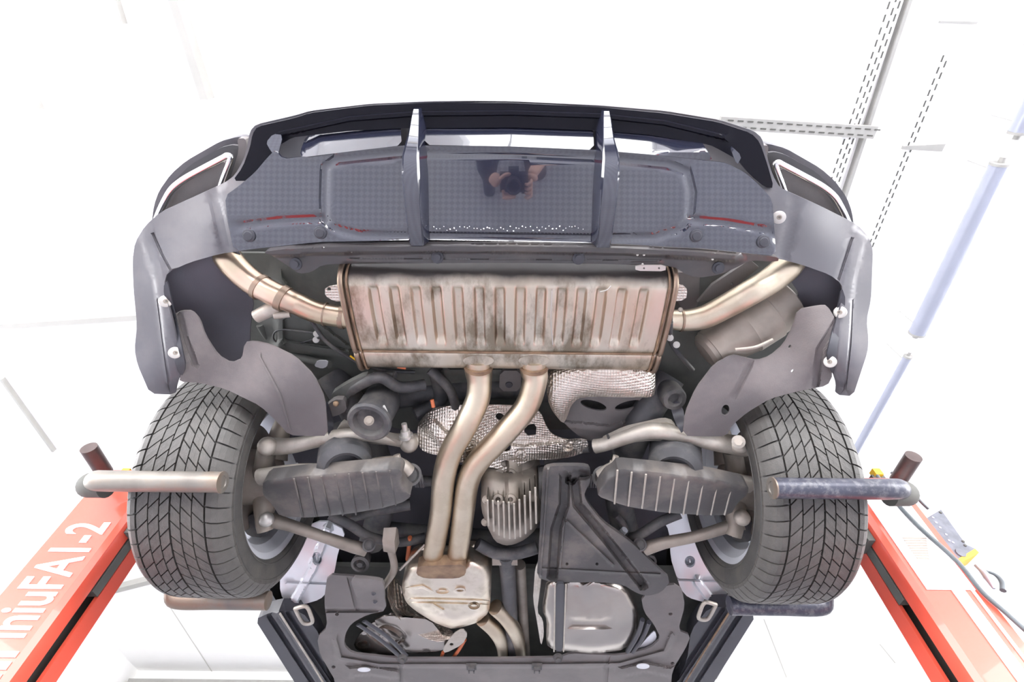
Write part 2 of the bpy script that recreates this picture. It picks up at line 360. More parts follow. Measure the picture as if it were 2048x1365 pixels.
# ---- rear bumper
bumper = patch('rear_bumper', [(1024, 203), (940, 202), (860, 203), (740, 208), (620, 222), (590, 231), (512, 249), (500, 262), (495, 290), (487, 320), (470, 350), (452, 364), (436, 372), (320, 425), (290, 452), (270, 485), (265, 520), (267, 580), (274, 650), (269, 700), (275, 730), (300, 788), (350, 790), (353, 770), (366, 735), (357, 700), (347, 650), (334, 600), (328, 567), (335, 545), (380, 525), (440, 508), (520, 497), (650, 489), (850, 486), (1024, 487), (1200, 491), (1400, 502), (1560, 518), (1610, 532), (1660, 550), (1683, 568), (1686, 590), (1668, 660), (1654, 715), (1666, 745), (1674, 770), (1672, 790), (1706, 793), (1735, 705), (1737, 680), (1733, 640), (1742, 600), (1746, 500), (1738, 475), (1715, 450), (1640, 412), (1560, 376), (1545, 350), (1530, 300), (1524, 276), (1508, 262), (1440, 240), (1330, 222), (1200, 211)],
      [(1024, 203, 1.275), (740, 208, 1.275), (1300, 220, 1.275), (512, 250, 1.27), (1510, 264, 1.27), (1024, 258, 1.285), (700, 265, 1.285), (1350, 278, 1.285), (600, 300, 1.26), (1430, 315, 1.26),
       (1024, 300, 1.25), (800, 300, 1.25), (1250, 305, 1.25), (1024, 400, 1.195), (1024, 470, 1.155), (1024, 487, 1.148), (700, 400, 1.195), (1300, 400, 1.195), (650, 489, 1.148), (1400, 502, 1.148), (540, 400, 1.195), (1480, 415, 1.195), (520, 497, 1.152), (1560, 518, 1.152),
       (480, 352, 1.24), (1540, 352, 1.24), (455, 420, 1.185), (1568, 440, 1.185), (436, 372, 1.225), (1570, 380, 1.225), (320, 425, 1.235), (1690, 437, 1.235), (400, 450, 1.19), (1620, 460, 1.19), (268, 500, 1.20), (1745, 510, 1.20), (272, 620, 1.125), (1738, 640, 1.125), (272, 700, 1.08), (1735, 700, 1.08), (300, 788, 1.02), (1706, 793, 1.02), (350, 790, 1.04), (1672, 790, 1.04), (366, 735, 1.06), (1654, 715, 1.06), (334, 580, 1.13), (1686, 585, 1.13), (430, 508, 1.155), (1610, 530, 1.155)],
      M['wing'], car, .006, grid=12, rnd=True,
      beads=[([(292, 470), (322, 560), (332, 640), (340, 700), (345, 760)], 14, -.004), ([(1720, 470), (1695, 560), (1690, 640), (1680, 760)], 14, -.004), ([(306, 468), (325, 510), (344, 545)], 2.5, .004), ([(316, 600), (326, 680), (338, 770)], 2.5, .003), ([(1704, 478), (1688, 525), (1676, 562)], 2.5, .004), ([(1704, 600), (1700, 690), (1690, 780)], 2.5, .003), ([(428, 390), (440, 440), (452, 500)], 12, .004), ([(1588, 400), (1580, 450), (1565, 515)], 12, .004)])
tag(bumper, 'black and dark grey rear bumper with rolled wheel arch ends')
# upper shelf under the tail, gloss black
def plane(z0, y0, k, dz=0):
    def f(p):
        out = []
        for a in p:
            d = ray(a[0], a[1]); t = (z0+k*y0)/(d.z+k*d.y); out.append(t*d.z+dz)
        return np.array(out)
    return f
TRAY = plane(1.13, .50, .33)
shelf_o = [(1024, 206), (860, 206), (740, 211), (620, 226), (590, 236), (515, 253), (505, 268), (500, 295), (485, 335), (465, 362), (500, 362), (540, 320), (560, 290), (585, 275), (610, 272), (700, 262), (800, 257), (1024, 255), (1190, 261), (1300, 270), (1420, 290), (1440, 300), (1475, 320), (1500, 350), (1530, 375), (1548, 376), (1535, 330), (1520, 285), (1502, 266), (1435, 244), (1330, 227), (1200, 215)]
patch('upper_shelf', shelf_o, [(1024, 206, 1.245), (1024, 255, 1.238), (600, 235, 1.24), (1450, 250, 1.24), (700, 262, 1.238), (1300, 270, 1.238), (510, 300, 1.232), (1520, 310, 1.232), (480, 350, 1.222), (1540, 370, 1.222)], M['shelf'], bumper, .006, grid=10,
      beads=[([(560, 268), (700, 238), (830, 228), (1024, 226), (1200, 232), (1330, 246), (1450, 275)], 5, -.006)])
# the three polished strips that mirror the workshop
def strip_z(low, top):
    def f(p):
        out = []
        for a in p:
            yl = np.interp(a[0], *zip(*sorted(low))); yt = np.interp(a[0], *zip(*sorted(top))); t = min(max((yl-a[1])/max(yl-yt, 1), 0), 1)
            out.append((TZ(a[0], yl)-.006)*(1-t)+1.252*t)
        return np.array(out)
    return f
TZ = lambda px, py: float(TRAY([(px, py)])[0])
for o in ([(600, 304), (612, 279), (640, 269), (700, 264), (800, 257), (804, 291), (700, 303), (604, 315)], [(848, 256), (1024, 255), (1186, 261), (1188, 300), (1024, 293), (850, 290)], [(1228, 263), (1300, 269), (1400, 286), (1414, 300), (1426, 322), (1300, 309), (1228, 303)]):
    cxs = sorted(a[0] for a in o); lo, hi = cxs[0], cxs[-1]
    o = [(a[0], a[1]-7) if a[1] < 287 else a for a in o]; low = [a for a in o if a[1] > 286]; top = [a for a in o if a[1] < 286]
    patch('tail_strip', o, strip_z(low, top), M['gloss'], bumper, .006, grid=6, rnd=True)
tray = patch('diffuser_tray', [(566, 318), (604, 314), (700, 303), (805, 291), (1024, 292), (1190, 300), (1300, 308), (1426, 323), (1452, 326), (1490, 345), (1520, 372), (1545, 400), (1552, 512), (1400, 499), (1180, 486), (850, 480), (640, 484), (468, 502), (455, 440), (450, 392), (478, 372), (510, 345), (535, 315), (550, 300)], TRAY, M['gloss'], bumper, .005, grid=10,
      beads=[([(650, 440), (648, 400), (650, 335), (670, 320), (805, 306), (1024, 306), (1190, 314), (1340, 330), (1375, 345), (1384, 385), (1380, 430)], 9, .005),
             ([(480, 452), (560, 442), (650, 438), (665, 455), (720, 470), (850, 472), (1180, 476), (1310, 474), (1360, 458), (1378, 440), (1450, 446), (1540, 462)], 8, .004)])
tag(tray, 'glossy black underside tray between the bumper corners')
for o in ([(546, 268), (566, 270), (554, 318), (540, 300), (532, 285)], [(1458, 288), (1484, 312), (1474, 332)]):
    cx_ = sum(a[0] for a in o)/len(o)
    patch('corner_facet', o, [(a[0], a[1], 1.222-(a[1]-268)*.0006) for a in o], M['chrome'] if False else M['gloss'], bumper, .004, grid=6)
for s, xa, xb in ((1, -.252, -.212), (1, .196, .240)):
    mb = MB(); xc = (xa+xb)/2; sec = [(.505, 1.128, 1.10, .017), (.47, 1.14, 1.098, .018), (.40, 1.165, 1.105, .0195), (.34, 1.185, 1.115, .0195), (.305, 1.2, 1.135, .018), (.27, 1.245, 1.165, .013), (.235, 1.25, 1.215, .009), (.225, 1.25, 1.23, .007)]
    vs = []
    for (y, zt, zb, h) in sec:
        xs = xc + (.006 if xa < 0 else -.006)*(1 if y < .28 else 0)
        vs += [(xs-h*1.5, y, zt), (xs-h*1.05, y, zb+.006), (xs-h*.8, y, zb), (xs+h*.8, y, zb), (xs+h*1.05, y, zb+.006), (xs+h*1.5, y, zt)]
    m = len(sec); fs = [(i*6+j, i*6+(j+1) % 6, i*6+6+(j+1) % 6, i*6+6+j) for i in range(m-1) for j in range(6)]+[tuple(range(6)), tuple((m-1)*6+j for j in range(6))]
    mb.add(vs, fs).build('diffuser_fin', M['gloss'], bumper, 30)
for (px, py) in ((497, 472), (640, 466), (1393, 472), (1527, 484)):
    disc('push_clip', P(px, py, TZ(px, py)-.003), (0, -.3, -1), [(-.003, .016), (.001, .015), (.002, .011), (.004, .010), (.004, 0)], M['satin'], bumper)
# ragged mud beads at the lower edge of the tray
mb = MB()
for i in range(46):
    px = 868+i*6.6+random.uniform(-2, 2); py = 458+random.uniform(-5, 5); p = P(px, py, TZ(px, py)-.002); r = random.uniform(.001, .0028)
    mb.lathe(p, (0, 0, 1), [(-r, .0), (-r*.5, r), (r*.6, r), (r, 0)], 6)
tag(mb.build('water_droplets', M['chrome'], bumper, 80), kind='stuff')
for (px, py, z, tx) in ((472, 410, 1.172, -.2), (1558, 435, 1.165, .2), (331, 603, 1.118, .5), (350, 706, 1.062, .5), (1680, 625, 1.108, -.5), (1660, 724, 1.05, -.5)):
    p = P(px, py, z-.006); ax = (-p.normalized()+Vector((tx*.7, 0, 0))).normalized()
    w = disc('washer', p, ax, [(-.003, .0155), (.0015, .0155), (.003, .012), (.003, 0)], M['washer'], bumper)
    MB().lathe(p, ax, [(.002, .006), (.005, .006), (.005, .003), (.003, .0025), (.003, 0)], 12).build('screw', M['aludk'], bumper)
# edge trim strips (inner flange with the washers)
for o, zz in (([(334, 560), (352, 640), (372, 735), (360, 760), (352, 740), (344, 690), (326, 575)], [(334, 560, 1.125), (372, 735, 1.05), (330, 600, 1.115)]),
              ([(1684, 575), (1668, 650), (1652, 715), (1666, 752), (1672, 742), (1674, 700), (1692, 600)], [(1684, 575, 1.12), (1652, 715, 1.045), (1690, 600, 1.11)])):
    patch('arch_flange', o, zz, M['satin'], bumper, .004, grid=8)
# mounting strip in front of the tray
ms = patch('mounting_strip', [(525, 504), (600, 495), (800, 488), (1024, 487), (1250, 492), (1400, 498), (1500, 508), (1558, 515), (1556, 524), (1500, 521), (1478, 533), (1442, 549), (1400, 556), (1378, 552), (1345, 533), (1200, 528), (1024, 526), (690, 528), (645, 530), (622, 545), (598, 548), (580, 535), (545, 512)], [(525, 504, 1.12), (1556, 520, 1.12), (1024, 488, 1.118), (1024, 526, 1.13), (600, 545, 1.14), (1400, 552, 1.14)], M['strip'], car, .02, grid=9,
           beads=[([(530, 507), (650, 500), (850, 498), (1024, 498), (1250, 502), (1400, 510), (1470, 516)], 8, -.02), ([(700, 522), (1320, 526)], 5, -.004)])
for (px, py) in ((875, 515), (1157, 517), (592, 528), (1436, 536)):
    disc('strip_bolt', P(px, py, 1.117), (0, -.35, -1), [(0, .016), (.004, .015), (.004, .009), (.009, .009), (.009, 0)], M['satin'], ms)
for (px, py) in ((703, 503), (1275, 510), (1288, 510), (1425, 519), (1285, 529)):
    disc('rivet', P(px, py, 1.108), (0, -.35, -1), [(0, .003), (.002, 0)], M['washer'], ms, 10)
patch('muffler_bracket', [(1271, 531), (1332, 531), (1331, 543), (1271, 542)], 1.10, M['washer'], car, .004, holes=[ell(1288, 537, 2, 2), ell(1318, 537, 2, 2)], grid=7)
# ---- tail pipe finishers in the bumper corners
def mir(pts, off=2012, dy=14): return [(off-a[0], a[1]+dy)+tuple(a[2:]) for a in pts]
hous = [(492, 276), (478, 273), (440, 283), (372, 322), (342, 348), (318, 382), (308, 410), (303, 448), (340, 470), (470, 420), (510, 360), (502, 300)]
for k in (0, 1):
    T = (lambda p: p) if k == 0 else mir
    fin = patch('tailpipe_surround', T(hous), [(T([(492, 276)])[0][0], 283, 1.36), (T([(303, 448)])[0][0], 455, 1.33), (T([(400, 350)])[0][0], 357, 1.345)], M['wing'], car, .03, grid=10, dome=.02 if False else 0)
    patch('inner_recess', T([(478, 292), (462, 290), (440, 296), (380, 330), (345, 365), (325, 400), (316, 440), (440, 420), (472, 350)]), 1.315, M['slot'] if False else M['wingin'], fin, .01, grid=10)
    patch('side_wall', T([(490, 277), (474, 277), (478, 300), (460, 360), (478, 362), (487, 320), (494, 290)]), 1.30, M['silver'] if False else M['panel'], fin, .02, grid=8)
    MB().tube([P(a[0], a[1], 1.285) for a in T([(306, 460), (318, 428), (330, 402), (345, 378), (370, 358), (410, 336), (446, 317), (456, 312), (461, 318), (452, 345), (440, 380)])], .0085, 12, True, 5).build('chrome_frame', M['chrome'], fin, 60)
    patch('pipe_mesh', T([(452, 325), (440, 326), (380, 357), (352, 382), (334, 418), (326, 450), (420, 420), (440, 380)]), 1.30, M['panel'], fin, .008, grid=10)
# ---- rear muffler
def rear_shade(m):  # shade under the bumper, painted dark into the muffler's rear face colour
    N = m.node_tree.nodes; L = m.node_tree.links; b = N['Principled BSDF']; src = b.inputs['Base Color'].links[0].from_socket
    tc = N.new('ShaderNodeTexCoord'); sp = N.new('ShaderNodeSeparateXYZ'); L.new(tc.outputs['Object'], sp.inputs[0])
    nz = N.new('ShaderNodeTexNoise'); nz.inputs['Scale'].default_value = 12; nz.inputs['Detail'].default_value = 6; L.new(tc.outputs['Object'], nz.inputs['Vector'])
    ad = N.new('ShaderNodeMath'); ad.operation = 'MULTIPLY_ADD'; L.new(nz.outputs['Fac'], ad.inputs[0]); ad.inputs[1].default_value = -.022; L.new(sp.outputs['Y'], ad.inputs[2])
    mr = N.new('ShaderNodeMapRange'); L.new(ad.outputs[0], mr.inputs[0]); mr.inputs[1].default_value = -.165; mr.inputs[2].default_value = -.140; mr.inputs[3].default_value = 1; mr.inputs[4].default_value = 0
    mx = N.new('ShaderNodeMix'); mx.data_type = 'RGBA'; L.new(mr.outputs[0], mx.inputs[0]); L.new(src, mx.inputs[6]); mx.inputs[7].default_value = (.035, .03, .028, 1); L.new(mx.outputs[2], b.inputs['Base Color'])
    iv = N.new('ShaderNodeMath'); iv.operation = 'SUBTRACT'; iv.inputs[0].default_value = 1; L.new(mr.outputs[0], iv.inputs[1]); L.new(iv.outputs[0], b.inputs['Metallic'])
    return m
M['muffler'] = rear_shade(M['steel'].copy())
def muffler():
    K = 1.055
    xl, xr = P(703, 640, 1.07).x, P(1330, 640, 1.07).x
    prof = [(.60, 1.26), (.565, 1.24), (.548, 1.20), (.546, 1.15), (.552, 1.10), (.562, 1.07), (.580, 1.052), (.60, 1.048), (.63, 1.046), (.66, 1.045), (.69, 1.045), (.72, 1.046), (.75, 1.048), (.775, 1.05), (.787, 1.055), (.793, 1.062), (.80, 1.056), (.83, 1.06), (.855, 1.068), (.868, 1.09), (.872, 1.13), (.865, 1.18), (.84, 1.25)]
    prof = catmull(prof, 3, False)
    cs = [757, 797, 838, 878, 919, 960, 1000, 1040, 1080, 1120, 1158, 1196, 1236, 1278]
    gx = [P(c, 640, 1.05).x for c in cs]
    nx = 300; vs = []; fs = []; n = len(prof)
    for i in range(nx+1):
        x = xl+(xr-xl)*i/nx; e = min(i, nx-i)/nx*(xr-xl); end = max(0, 1-e/.02)
        for (y, z) in prof:
            d = min(abs(x-g) for g in gx); t = min(max((.0145-d)/.006, 0), 1); t = t*t*(3-2*t)
            ty = min(max((y-.585)/.018, 0), 1)*min(max((.762-y)/.018, 0), 1)
            zz = z+(.013*t*ty if z < 1.06 else 0)
            yc, zc = .71, 1.15; s = 1-.03*end**2
            vs.append((x*K, (yc+(y-yc)*s)*K, (zc+(zz-zc)*s)*K))
    for i in range(nx):
        for j in range(n-1): fs.append((i*n+j, i*n+j+1, (i+1)*n+j+1, (i+1)*n+j))
    fs += [tuple(range(n)), tuple(nx*n+j for j in range(n))]
    fs += [(i*n+n-1, i*n, (i+1)*n, (i+1)*n+n-1) for i in range(nx)]
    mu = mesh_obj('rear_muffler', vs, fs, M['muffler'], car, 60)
    tag(mu, 'ribbed stainless steel muffler with brown heat tint and stains')
    for x in (xl, xr):
        loop = [(x*K, (.71+(y-.71)*1.025)*K, (1.15+(z-1.15)*1.03)*K) for (y, z) in prof]
        MB().tube(loop+[loop[0]], .0075, 8, False, 1).build('crimped_end', M['bandst'], mu, 60)
        MB().tube([Vector(a)+Vector((.016 if x == xl else -.016, 0, 0)) for a in loop], .003, 6, False, 1).build('end_seam', M['rust'], mu, 60)
    MB().tube([(K*xl+.02, .7925*K, 1.058*K), (0, .7925*K, 1.058*K), (K*xr-.02, .7925*K, 1.058*K)], .0045, 8, True, 1).build('lower_seam', M['rust'], mu, 60)
    return mu
mu = muffler()
# a gritty stain ridge and drips on the steel
rod('drip_ridge', [(1104, 580, 1.101), (1102, 640, 1.101), (1106, 690, 1.103)], .0018, M['washer'], mu, 6)
rod('drip_ridge', [(1222, 572, 1.101), (1214, 580, 1.101), (1200, 584, 1.101)], .0016, M['washer'], mu, 6)
for o in ([(650, 575), (690, 568), (690, 603), (668, 603), (650, 592)], [(1333, 572), (1365, 570), (1375, 580), (1372, 600), (1333, 606)]):
    patch('hanger_shield', o, 1.14, M['shield'], car, .004, holes=[ell(658 if o[0][0] < 1000 else 1368, 579, 4, 4)] if o[0][0] < 1000 else (), grid=7)
# tail pipes
tl = rod('tail_pipe', [(700, 636, 1.17), (655, 630, 1.165), (625, 622, 1.16), (590, 606, 1.158), (565, 596, 1.15), (535, 582, 1.16), (505, 565, 1.175), (478, 542, 1.19), (455, 515, 1.21), (440, 490, 1.24)], [.031, .031, .031, .031, .032, .033, .034, .035, .036, .036], M['pipe_red'], car, 24)
tag(tl, 'copper coloured tail pipe curving up towards the left bumper corner')
for (px, py, z, q) in ((572, 600, 1.148, (560, 594, 1.151)), (524, 577, 1.166, (516, 572, 1.17)), (690, 635, 1.17, (680, 634, 1.17)), (652, 629, 1.165, (649, 628.5, 1.165))):
    rod('weld_band', [(px, py, z), q], .0365 if px < 600 else .034, M['bandst'], tl, 24)
tr = rod('tail_pipe', [(1322, 640, 1.17), (1345, 640, 1.17), (1375, 641, 1.168), (1410, 634, 1.165), (1450, 614, 1.165), (1500, 586, 1.16), (1540, 562, 1.18), (1572, 536, 1.2), (1592, 510, 1.23)], [.029, .029, .031, .033, .034, .035, .036, .037, .037], M['pipe'], car, 24)
rod('weld_band', [(1360, 641, 1.168), (1364, 641, 1.168)], .0325, M['bandst'], tr, 24); rod('weld_band', [(1330, 640, 1.17), (1338, 640, 1.17)], .034, M['dark'], tr, 24)
bolt(1361, 620, 1.10, .004, .01, 'aludk', tr)
hb = rod('pipe_hanger', [(512, 634, 1.14), (540, 620, 1.15), (560, 612, 1.16)], [.018, .020, .016], M['alu'], car); rod('rubber_hanger', [(548, 632, 1.14), (580, 628, 1.15)], .010, M['alu'], hb)
# the two pipes running forward
for pts, nm in (([(957, 716, 1.15), (957, 740, 1.145), (959, 765, 1.13), (955, 800, 1.105), (932, 850, 1.065), (902, 905, 1.05), (888, 955, 1.035), (882, 1020, 1.02), (872, 1080, 1.005), (863, 1128, 1.0), (862, 1136, 1.01)], 'left'),
                ([(1068, 716, 1.15), (1068, 740, 1.145), (1069, 765, 1.13), (1052, 815, 1.10), (1008, 868, 1.062), (955, 925, 1.045), (936, 965, 1.035), (928, 1020, 1.02), (920, 1080, 1.005), (911, 1128, 1.0), (910, 1136, 1.01)], 'right')):
    p = rod('exhaust_pipe', pts, [.043, .042, .037, .037, .037, .037, .037, .037, .037, .0365, .036], M['pipe'], car, 28, 7)
    a = pts[1]
    rod('weld_collar', [(a[0], 727, a[2]), (a[0], 734, a[2])], .0445, M['rust'], p, 28)
    patch('weld_flange', ell(a[0], 722, 31, 11), 1.113, M['steel'], p, .03, grid=8)
# ---- centre silencer box
so = [(806, 1156), (803, 1180), (812, 1206), (830, 1222), (868, 1246), (888, 1254), (905, 1259), (930, 1254), (955, 1246), (978, 1226), (982, 1190), (983, 1150), (972, 1128), (945, 1116), (922, 1122), (880, 1128), (838, 1122), (818, 1132)]
sil = patch('centre_silencer', so, [(806, 1156, .99), (983, 1150, .99), (905, 1259, .985), (890, 1130, 1.0)], M['sil'], car, .07, grid=6, dome=-.03, domew=22,
     beads=[(ell(920, 1182, 9, 4), 2.5, -.005), (ell(948, 1212, 9, 5), 2.5, .006), ([(860, 1182), (845, 1174), (815, 1178)], 2.5, -.004), ([(820, 1196), (978, 1200)], 2, .003), ([(820, 1204), (978, 1208)], 2, .003), ([(865, 1210), (885, 1222)], 2.5, -.004), (ell(885, 1182, 11, 4), 2.5, .004)])
tag(sil, 'bulging bare steel silencer box with pressed ridges')
patch('inlet_plate', [(835, 1133), (930, 1130), (932, 1150), (915, 1158), (850, 1158), (832, 1150)], .952, M['rust'], sil, .04, grid=8)
for pts in ([(965, 1238, 1.0), (990, 1262, 1.0), (1005, 1290, 1.02), (1010, 1325, 1.04)], [(990, 1215, 1.0), (1015, 1240, 1.0), (1034, 1275, 1.02), (1040, 1320, 1.04)]):
    rod('front_pipe', pts, .031, M['pipe'], car, 20)
# ---- heat shields
tag(patch('heat_shield', [(870, 816), (848, 832), (835, 852), (834, 882), (842, 900), (858, 908), (900, 915), (940, 935), (985, 935), (1003, 940), (1012, 946), (1024, 943), (1036, 932), (1062, 920), (1100, 920), (1142, 915), (1170, 905), (1177, 890), (1172, 878), (1130, 880), (1102, 868), (1090, 848), (1082, 826), (1062, 812), (980, 810), (920, 811)],
      [(840, 880, 1.12), (900, 830, 1.16), (1000, 850, 1.17), (1012, 940, 1.10), (1100, 900, 1.14), (1170, 890, 1.13), (870, 816, 1.18), (1080, 830, 1.18)], M['shield'], car, .003, grid=8,
      holes=[ell(1000, 834, 9, 7, 20), [(1050, 852), (1068, 848), (1073, 855), (1072, 870), (1056, 872), (1048, 864)], ell(1012, 895, 10, 9), ell(1011, 928, 10, 7)], beads=[([(860, 850), (900, 890), (960, 900), (1040, 905), (1150, 895)], 14, -.012), (ell(1041, 909, 8, 6), 3, .004), (ell(1136, 895, 7, 5), 3, .004)]),
    'bright dimpled heat shield with round cut-outs above the pipes')
tag(patch('heat_shield', [(1090, 738), (1095, 800), (1104, 822), (1126, 849), (1134, 836), (1142, 812), (1156, 797), (1180, 794), (1300, 796), (1311, 788), (1311, 728), (1200, 728)],
      [(1090, 738, 1.19), (1311, 728, 1.18), (1126, 849, 1.14), (1300, 796, 1.13), (1180, 794, 1.13), (1200, 765, 1.135), (1100, 780, 1.16)], M['shield'], car, .004, grid=8, dome=-.012, domew=12), 'bright dimpled heat shield bent down beside the right pipe')
patch('rear_subframe_cover', [(1100, 800), (1112, 830), (1150, 868), (1180, 884), (1230, 882), (1275, 868), (1312, 846), (1330, 800), (1325, 785), (1150, 790)], [(1100, 800, 1.185), (1330, 790, 1.19), (1200, 884, 1.15), (1200, 800, 1.185)], M['panel'], car, .006, grid=10, holes=[ell(1187, 811, 27, 9, 15), ell(1256, 811, 27, 8, -15)], beads=[([(1130, 850), (1220, 860), (1300, 835)], 8, -.01)])
# dimpled tunnel shields in front
tag(patch('tunnel_shield', [(780, 1150), (800, 1165), (808, 1205), (840, 1232), (870, 1250), (905, 1262), (906, 1276), (880, 1286), (850, 1278), (815, 1256), (785, 1225), (773, 1190)], [(780, 1150, 1.06), (905, 1265, 1.0), (773, 1190, .99), (840, 1270, .985), (808, 1205, 1.05)], M['shield'], car, .003, grid=6,
      beads=[([(790+k*6, 1165+k*3), (795+k*7, 1215+k*3), (850+k*7, 1262-k*5), (905, 1275-k*3)], 1.6, -.004) for k in range(4)]), 'ribbed dark silver tunnel shield left of the silencer')
patch('tunnel_shield', [(1078, 1118), (1070, 1140), (1068, 1170), (1066, 1200), (1075, 1250), (1082, 1295), (1088, 1270), (1086, 1240), (1074, 1225), (1082, 1165), (1084, 1120)], [(1078, 1118, 1.0), (1082, 1295, .98), (1066, 1200, 1.03)], M['shield'], car, .003, grid=5)
# ---- smooth metal covers and straps over the tank
tag(patch('tank_shield', [(707, 1288), (725, 1262), (745, 1246), (790, 1226), (830, 1250), (880, 1283), (886, 1300), (850, 1309), (800, 1304), (790, 1312), (730, 1308), (712, 1300)], [(707, 1288, 1.02), (886, 1300, 1.0), (790, 1226, 1.0), (780, 1270, .98)], M['foil'], car, .006, grid=6, beads=[(ell(780, 1268, 28, 11, 25), 4, .006), ([(722, 1248), (760, 1280), (810, 1310)], 8, .01), (ell(708+18, 1290, 10, 5), 3, .006)]), 'smooth metal shield reflecting red, left of the tunnel')
patch('tank_shield', [(745, 1244), (770, 1232), (860, 1240), (900, 1290), (880, 1304), (820, 1306), (790, 1286)], [(745, 1244, .99), (900, 1290, .985)], M['foil'], car, .005, grid=7, beads=[(ell(785, 1268, 24, 11, 25), 4, .006)])
for pts in ([(716, 1250, .972), (760, 1280, .968), (800, 1314, .968)], [(728, 1243, .972), (775, 1275, .968), (812, 1312, .968)]):
    rod('tank_strap', pts, .012, M['satin'], car, 8, squash=.4)
tb = patch('tank_shield', [(1094, 1162), (1084, 1222), (1094, 1240), (1092, 1290), (1106, 1300), (1130, 1303), (1190, 1309), (1250, 1300), (1277, 1265), (1276, 1222), (1252, 1178), (1200, 1160)], [(1094, 1162, .99), (1190, 1309, .97), (1277, 1240, 1.0), (1180, 1230, .965)], M['foil'], car, .008, grid=7, beads=[([(1145, 1248), (1210, 1248)], 10, .01), ([(1170, 1170), (1190, 1215)], 22, .008)], dome=-.02, domew=16)
tag(tb, 'large smooth metal tank shield with a vertical strap, right of tunnel')
patch('tank_strap', [(1112, 1168), (1130, 1168), (1126, 1304), (1110, 1304)], .938, M['satin'], car, .012, grid=8)
rod('strap_edge', [(1110, 1170, .935), (1108, 1304, .935)], .003, M['alu'], car, 6); rod('strap_edge', [(1132, 1170, .935), (1127, 1304, .935)], .003, M['alu'], car, 6)
patch('tank_shield', [(1270, 1305), (1300, 1270), (1310, 1262), (1314, 1278), (1300, 1292)], .985, M['silver'], car, .004, grid=6)
for pts in ([(1285, 1240, .975), (1275, 1270, .97), (1255, 1304, .97)], [(1298, 1245, .975), (1285, 1275, .97), (1265, 1304, .97)]):
    rod('tank_strap', pts, .01, M['satin'], car, 8)
tagp = patch('shield_bracket', [(885, 1300), (905, 1270), (925, 1258), (936, 1270), (925, 1290), (890, 1308)], .97, M['alu'], car, .004, holes=[ell(903, 1290, 4, 3)], grid=6)
rod('orange_cable', [(905, 1318, .99), (918, 1300, .99), (930, 1280, 1.0)], .008, M['orange'], car, 8)
rod('orange_cable', [(882, 1318, .99), (886, 1306, .99)], .008, M['orange'], car, 8)
rod('drive_shaft', [(1012, 1110, 1.02), (1018, 1180, 1.02), (1026, 1330, 1.03)], .030, M['dark'], car, 18); rod('drive_shaft', [(1040, 1130, 1.06), (1052, 1320, 1.06)], .022, M['aludk'], car, 14)
# ---- grey underpanel and sills
up = patch('underbody_panel', [(655, 1150), (740, 1156), (764, 1160), (774, 1222), (735, 1230), (702, 1248), (690, 1270), (688, 1292), (705, 1308), (800, 1318), (1000, 1318), (1120, 1316), (1140, 1308), (1240, 1312), (1300, 1298), (1322, 1278), (1308, 1250), (1288, 1225), (1282, 1195), (1345, 1168), (1364, 1180), (1370, 1212), (1356, 1262), (1382, 1272), (1370, 1300), (1345, 1340), (1330, 1500), (660, 1500), (672, 1365), (640, 1310), (634, 1276), (655, 1255), (648, 1200)],
      [(655, 1150, .99), (1345, 1168, .99), (1000, 1320, .965), (1000, 1500, .96), (660, 1400, .965), (1340, 1400, .965), (640, 1290, .97), (1370, 1290, .97)], M['panel'], car, .008, grid=9,
      beads=[([(670, 1280), (680, 1318), (760, 1332), (1100, 1332), (1240, 1330), (1330, 1305), (1345, 1270)], 4, -.008), ([(800, 1322), (805, 1380)], 4, .006), ([(1215, 1318), (1210, 1380)], 4, .006), ([(700, 1345), (740, 1342), (790, 1350)], 9, -.012), ([(1245, 1345), (1290, 1335), (1340, 1345)], 9, -.012), ([(655, 1222), (770, 1222)], 4, .008), ([(700, 1160), (715, 1218)], 5, .006)],
      holes=[ell(674, 1230, 4, 3), ell(1341, 1229, 4, 3), ell(667, 1335, 4, 3), ell(1345, 1328, 4, 3)])
tag(up, 'dusty grey plastic underbody panel in front of the axle')
patch('label_plate', [(700, 1156), (750, 1160), (768, 1165), (770, 1205), (715, 1203)], .95, M['panel'], up, .012, grid=8)
for (px, py) in ((747, 1188), (750, 1204)): disc('rivet', P(px, py, .948), (0, -.3, -1), [(0, .009), (.004, .006), (.004, 0)], M['satin'], up)
for (px, py) in ((943, 1334), (1074, 1334)):
    c = P(px, py, .955); MB().box(c, (.045, .05, .01)).box(c+Vector((0, 0, -.008)), (.03, .03, .01)).box(c+Vector((-.011, .02, -.014)), (.006, .02, .006)).box(c+Vector((.011, .02, -.014)), (.006, .02, .006)).build('panel_clip', M['dark'], up)
for (px, py) in ((805, 1318), (1116, 1316)): disc('strap_bolt', P(px, py, .94), (0, -.5, -1), [(0, .022), (.01, .018), (.01, .010), (.016, .01), (.016, 0)], M['dark'], up)
patch('access_slot', ell(728, 1341, 13, 4), .945, M['silver'], up, .003, grid=5); patch('access_slot', ell(1286, 1334, 13, 5), .945, M['silver'], up, .003, grid=5)
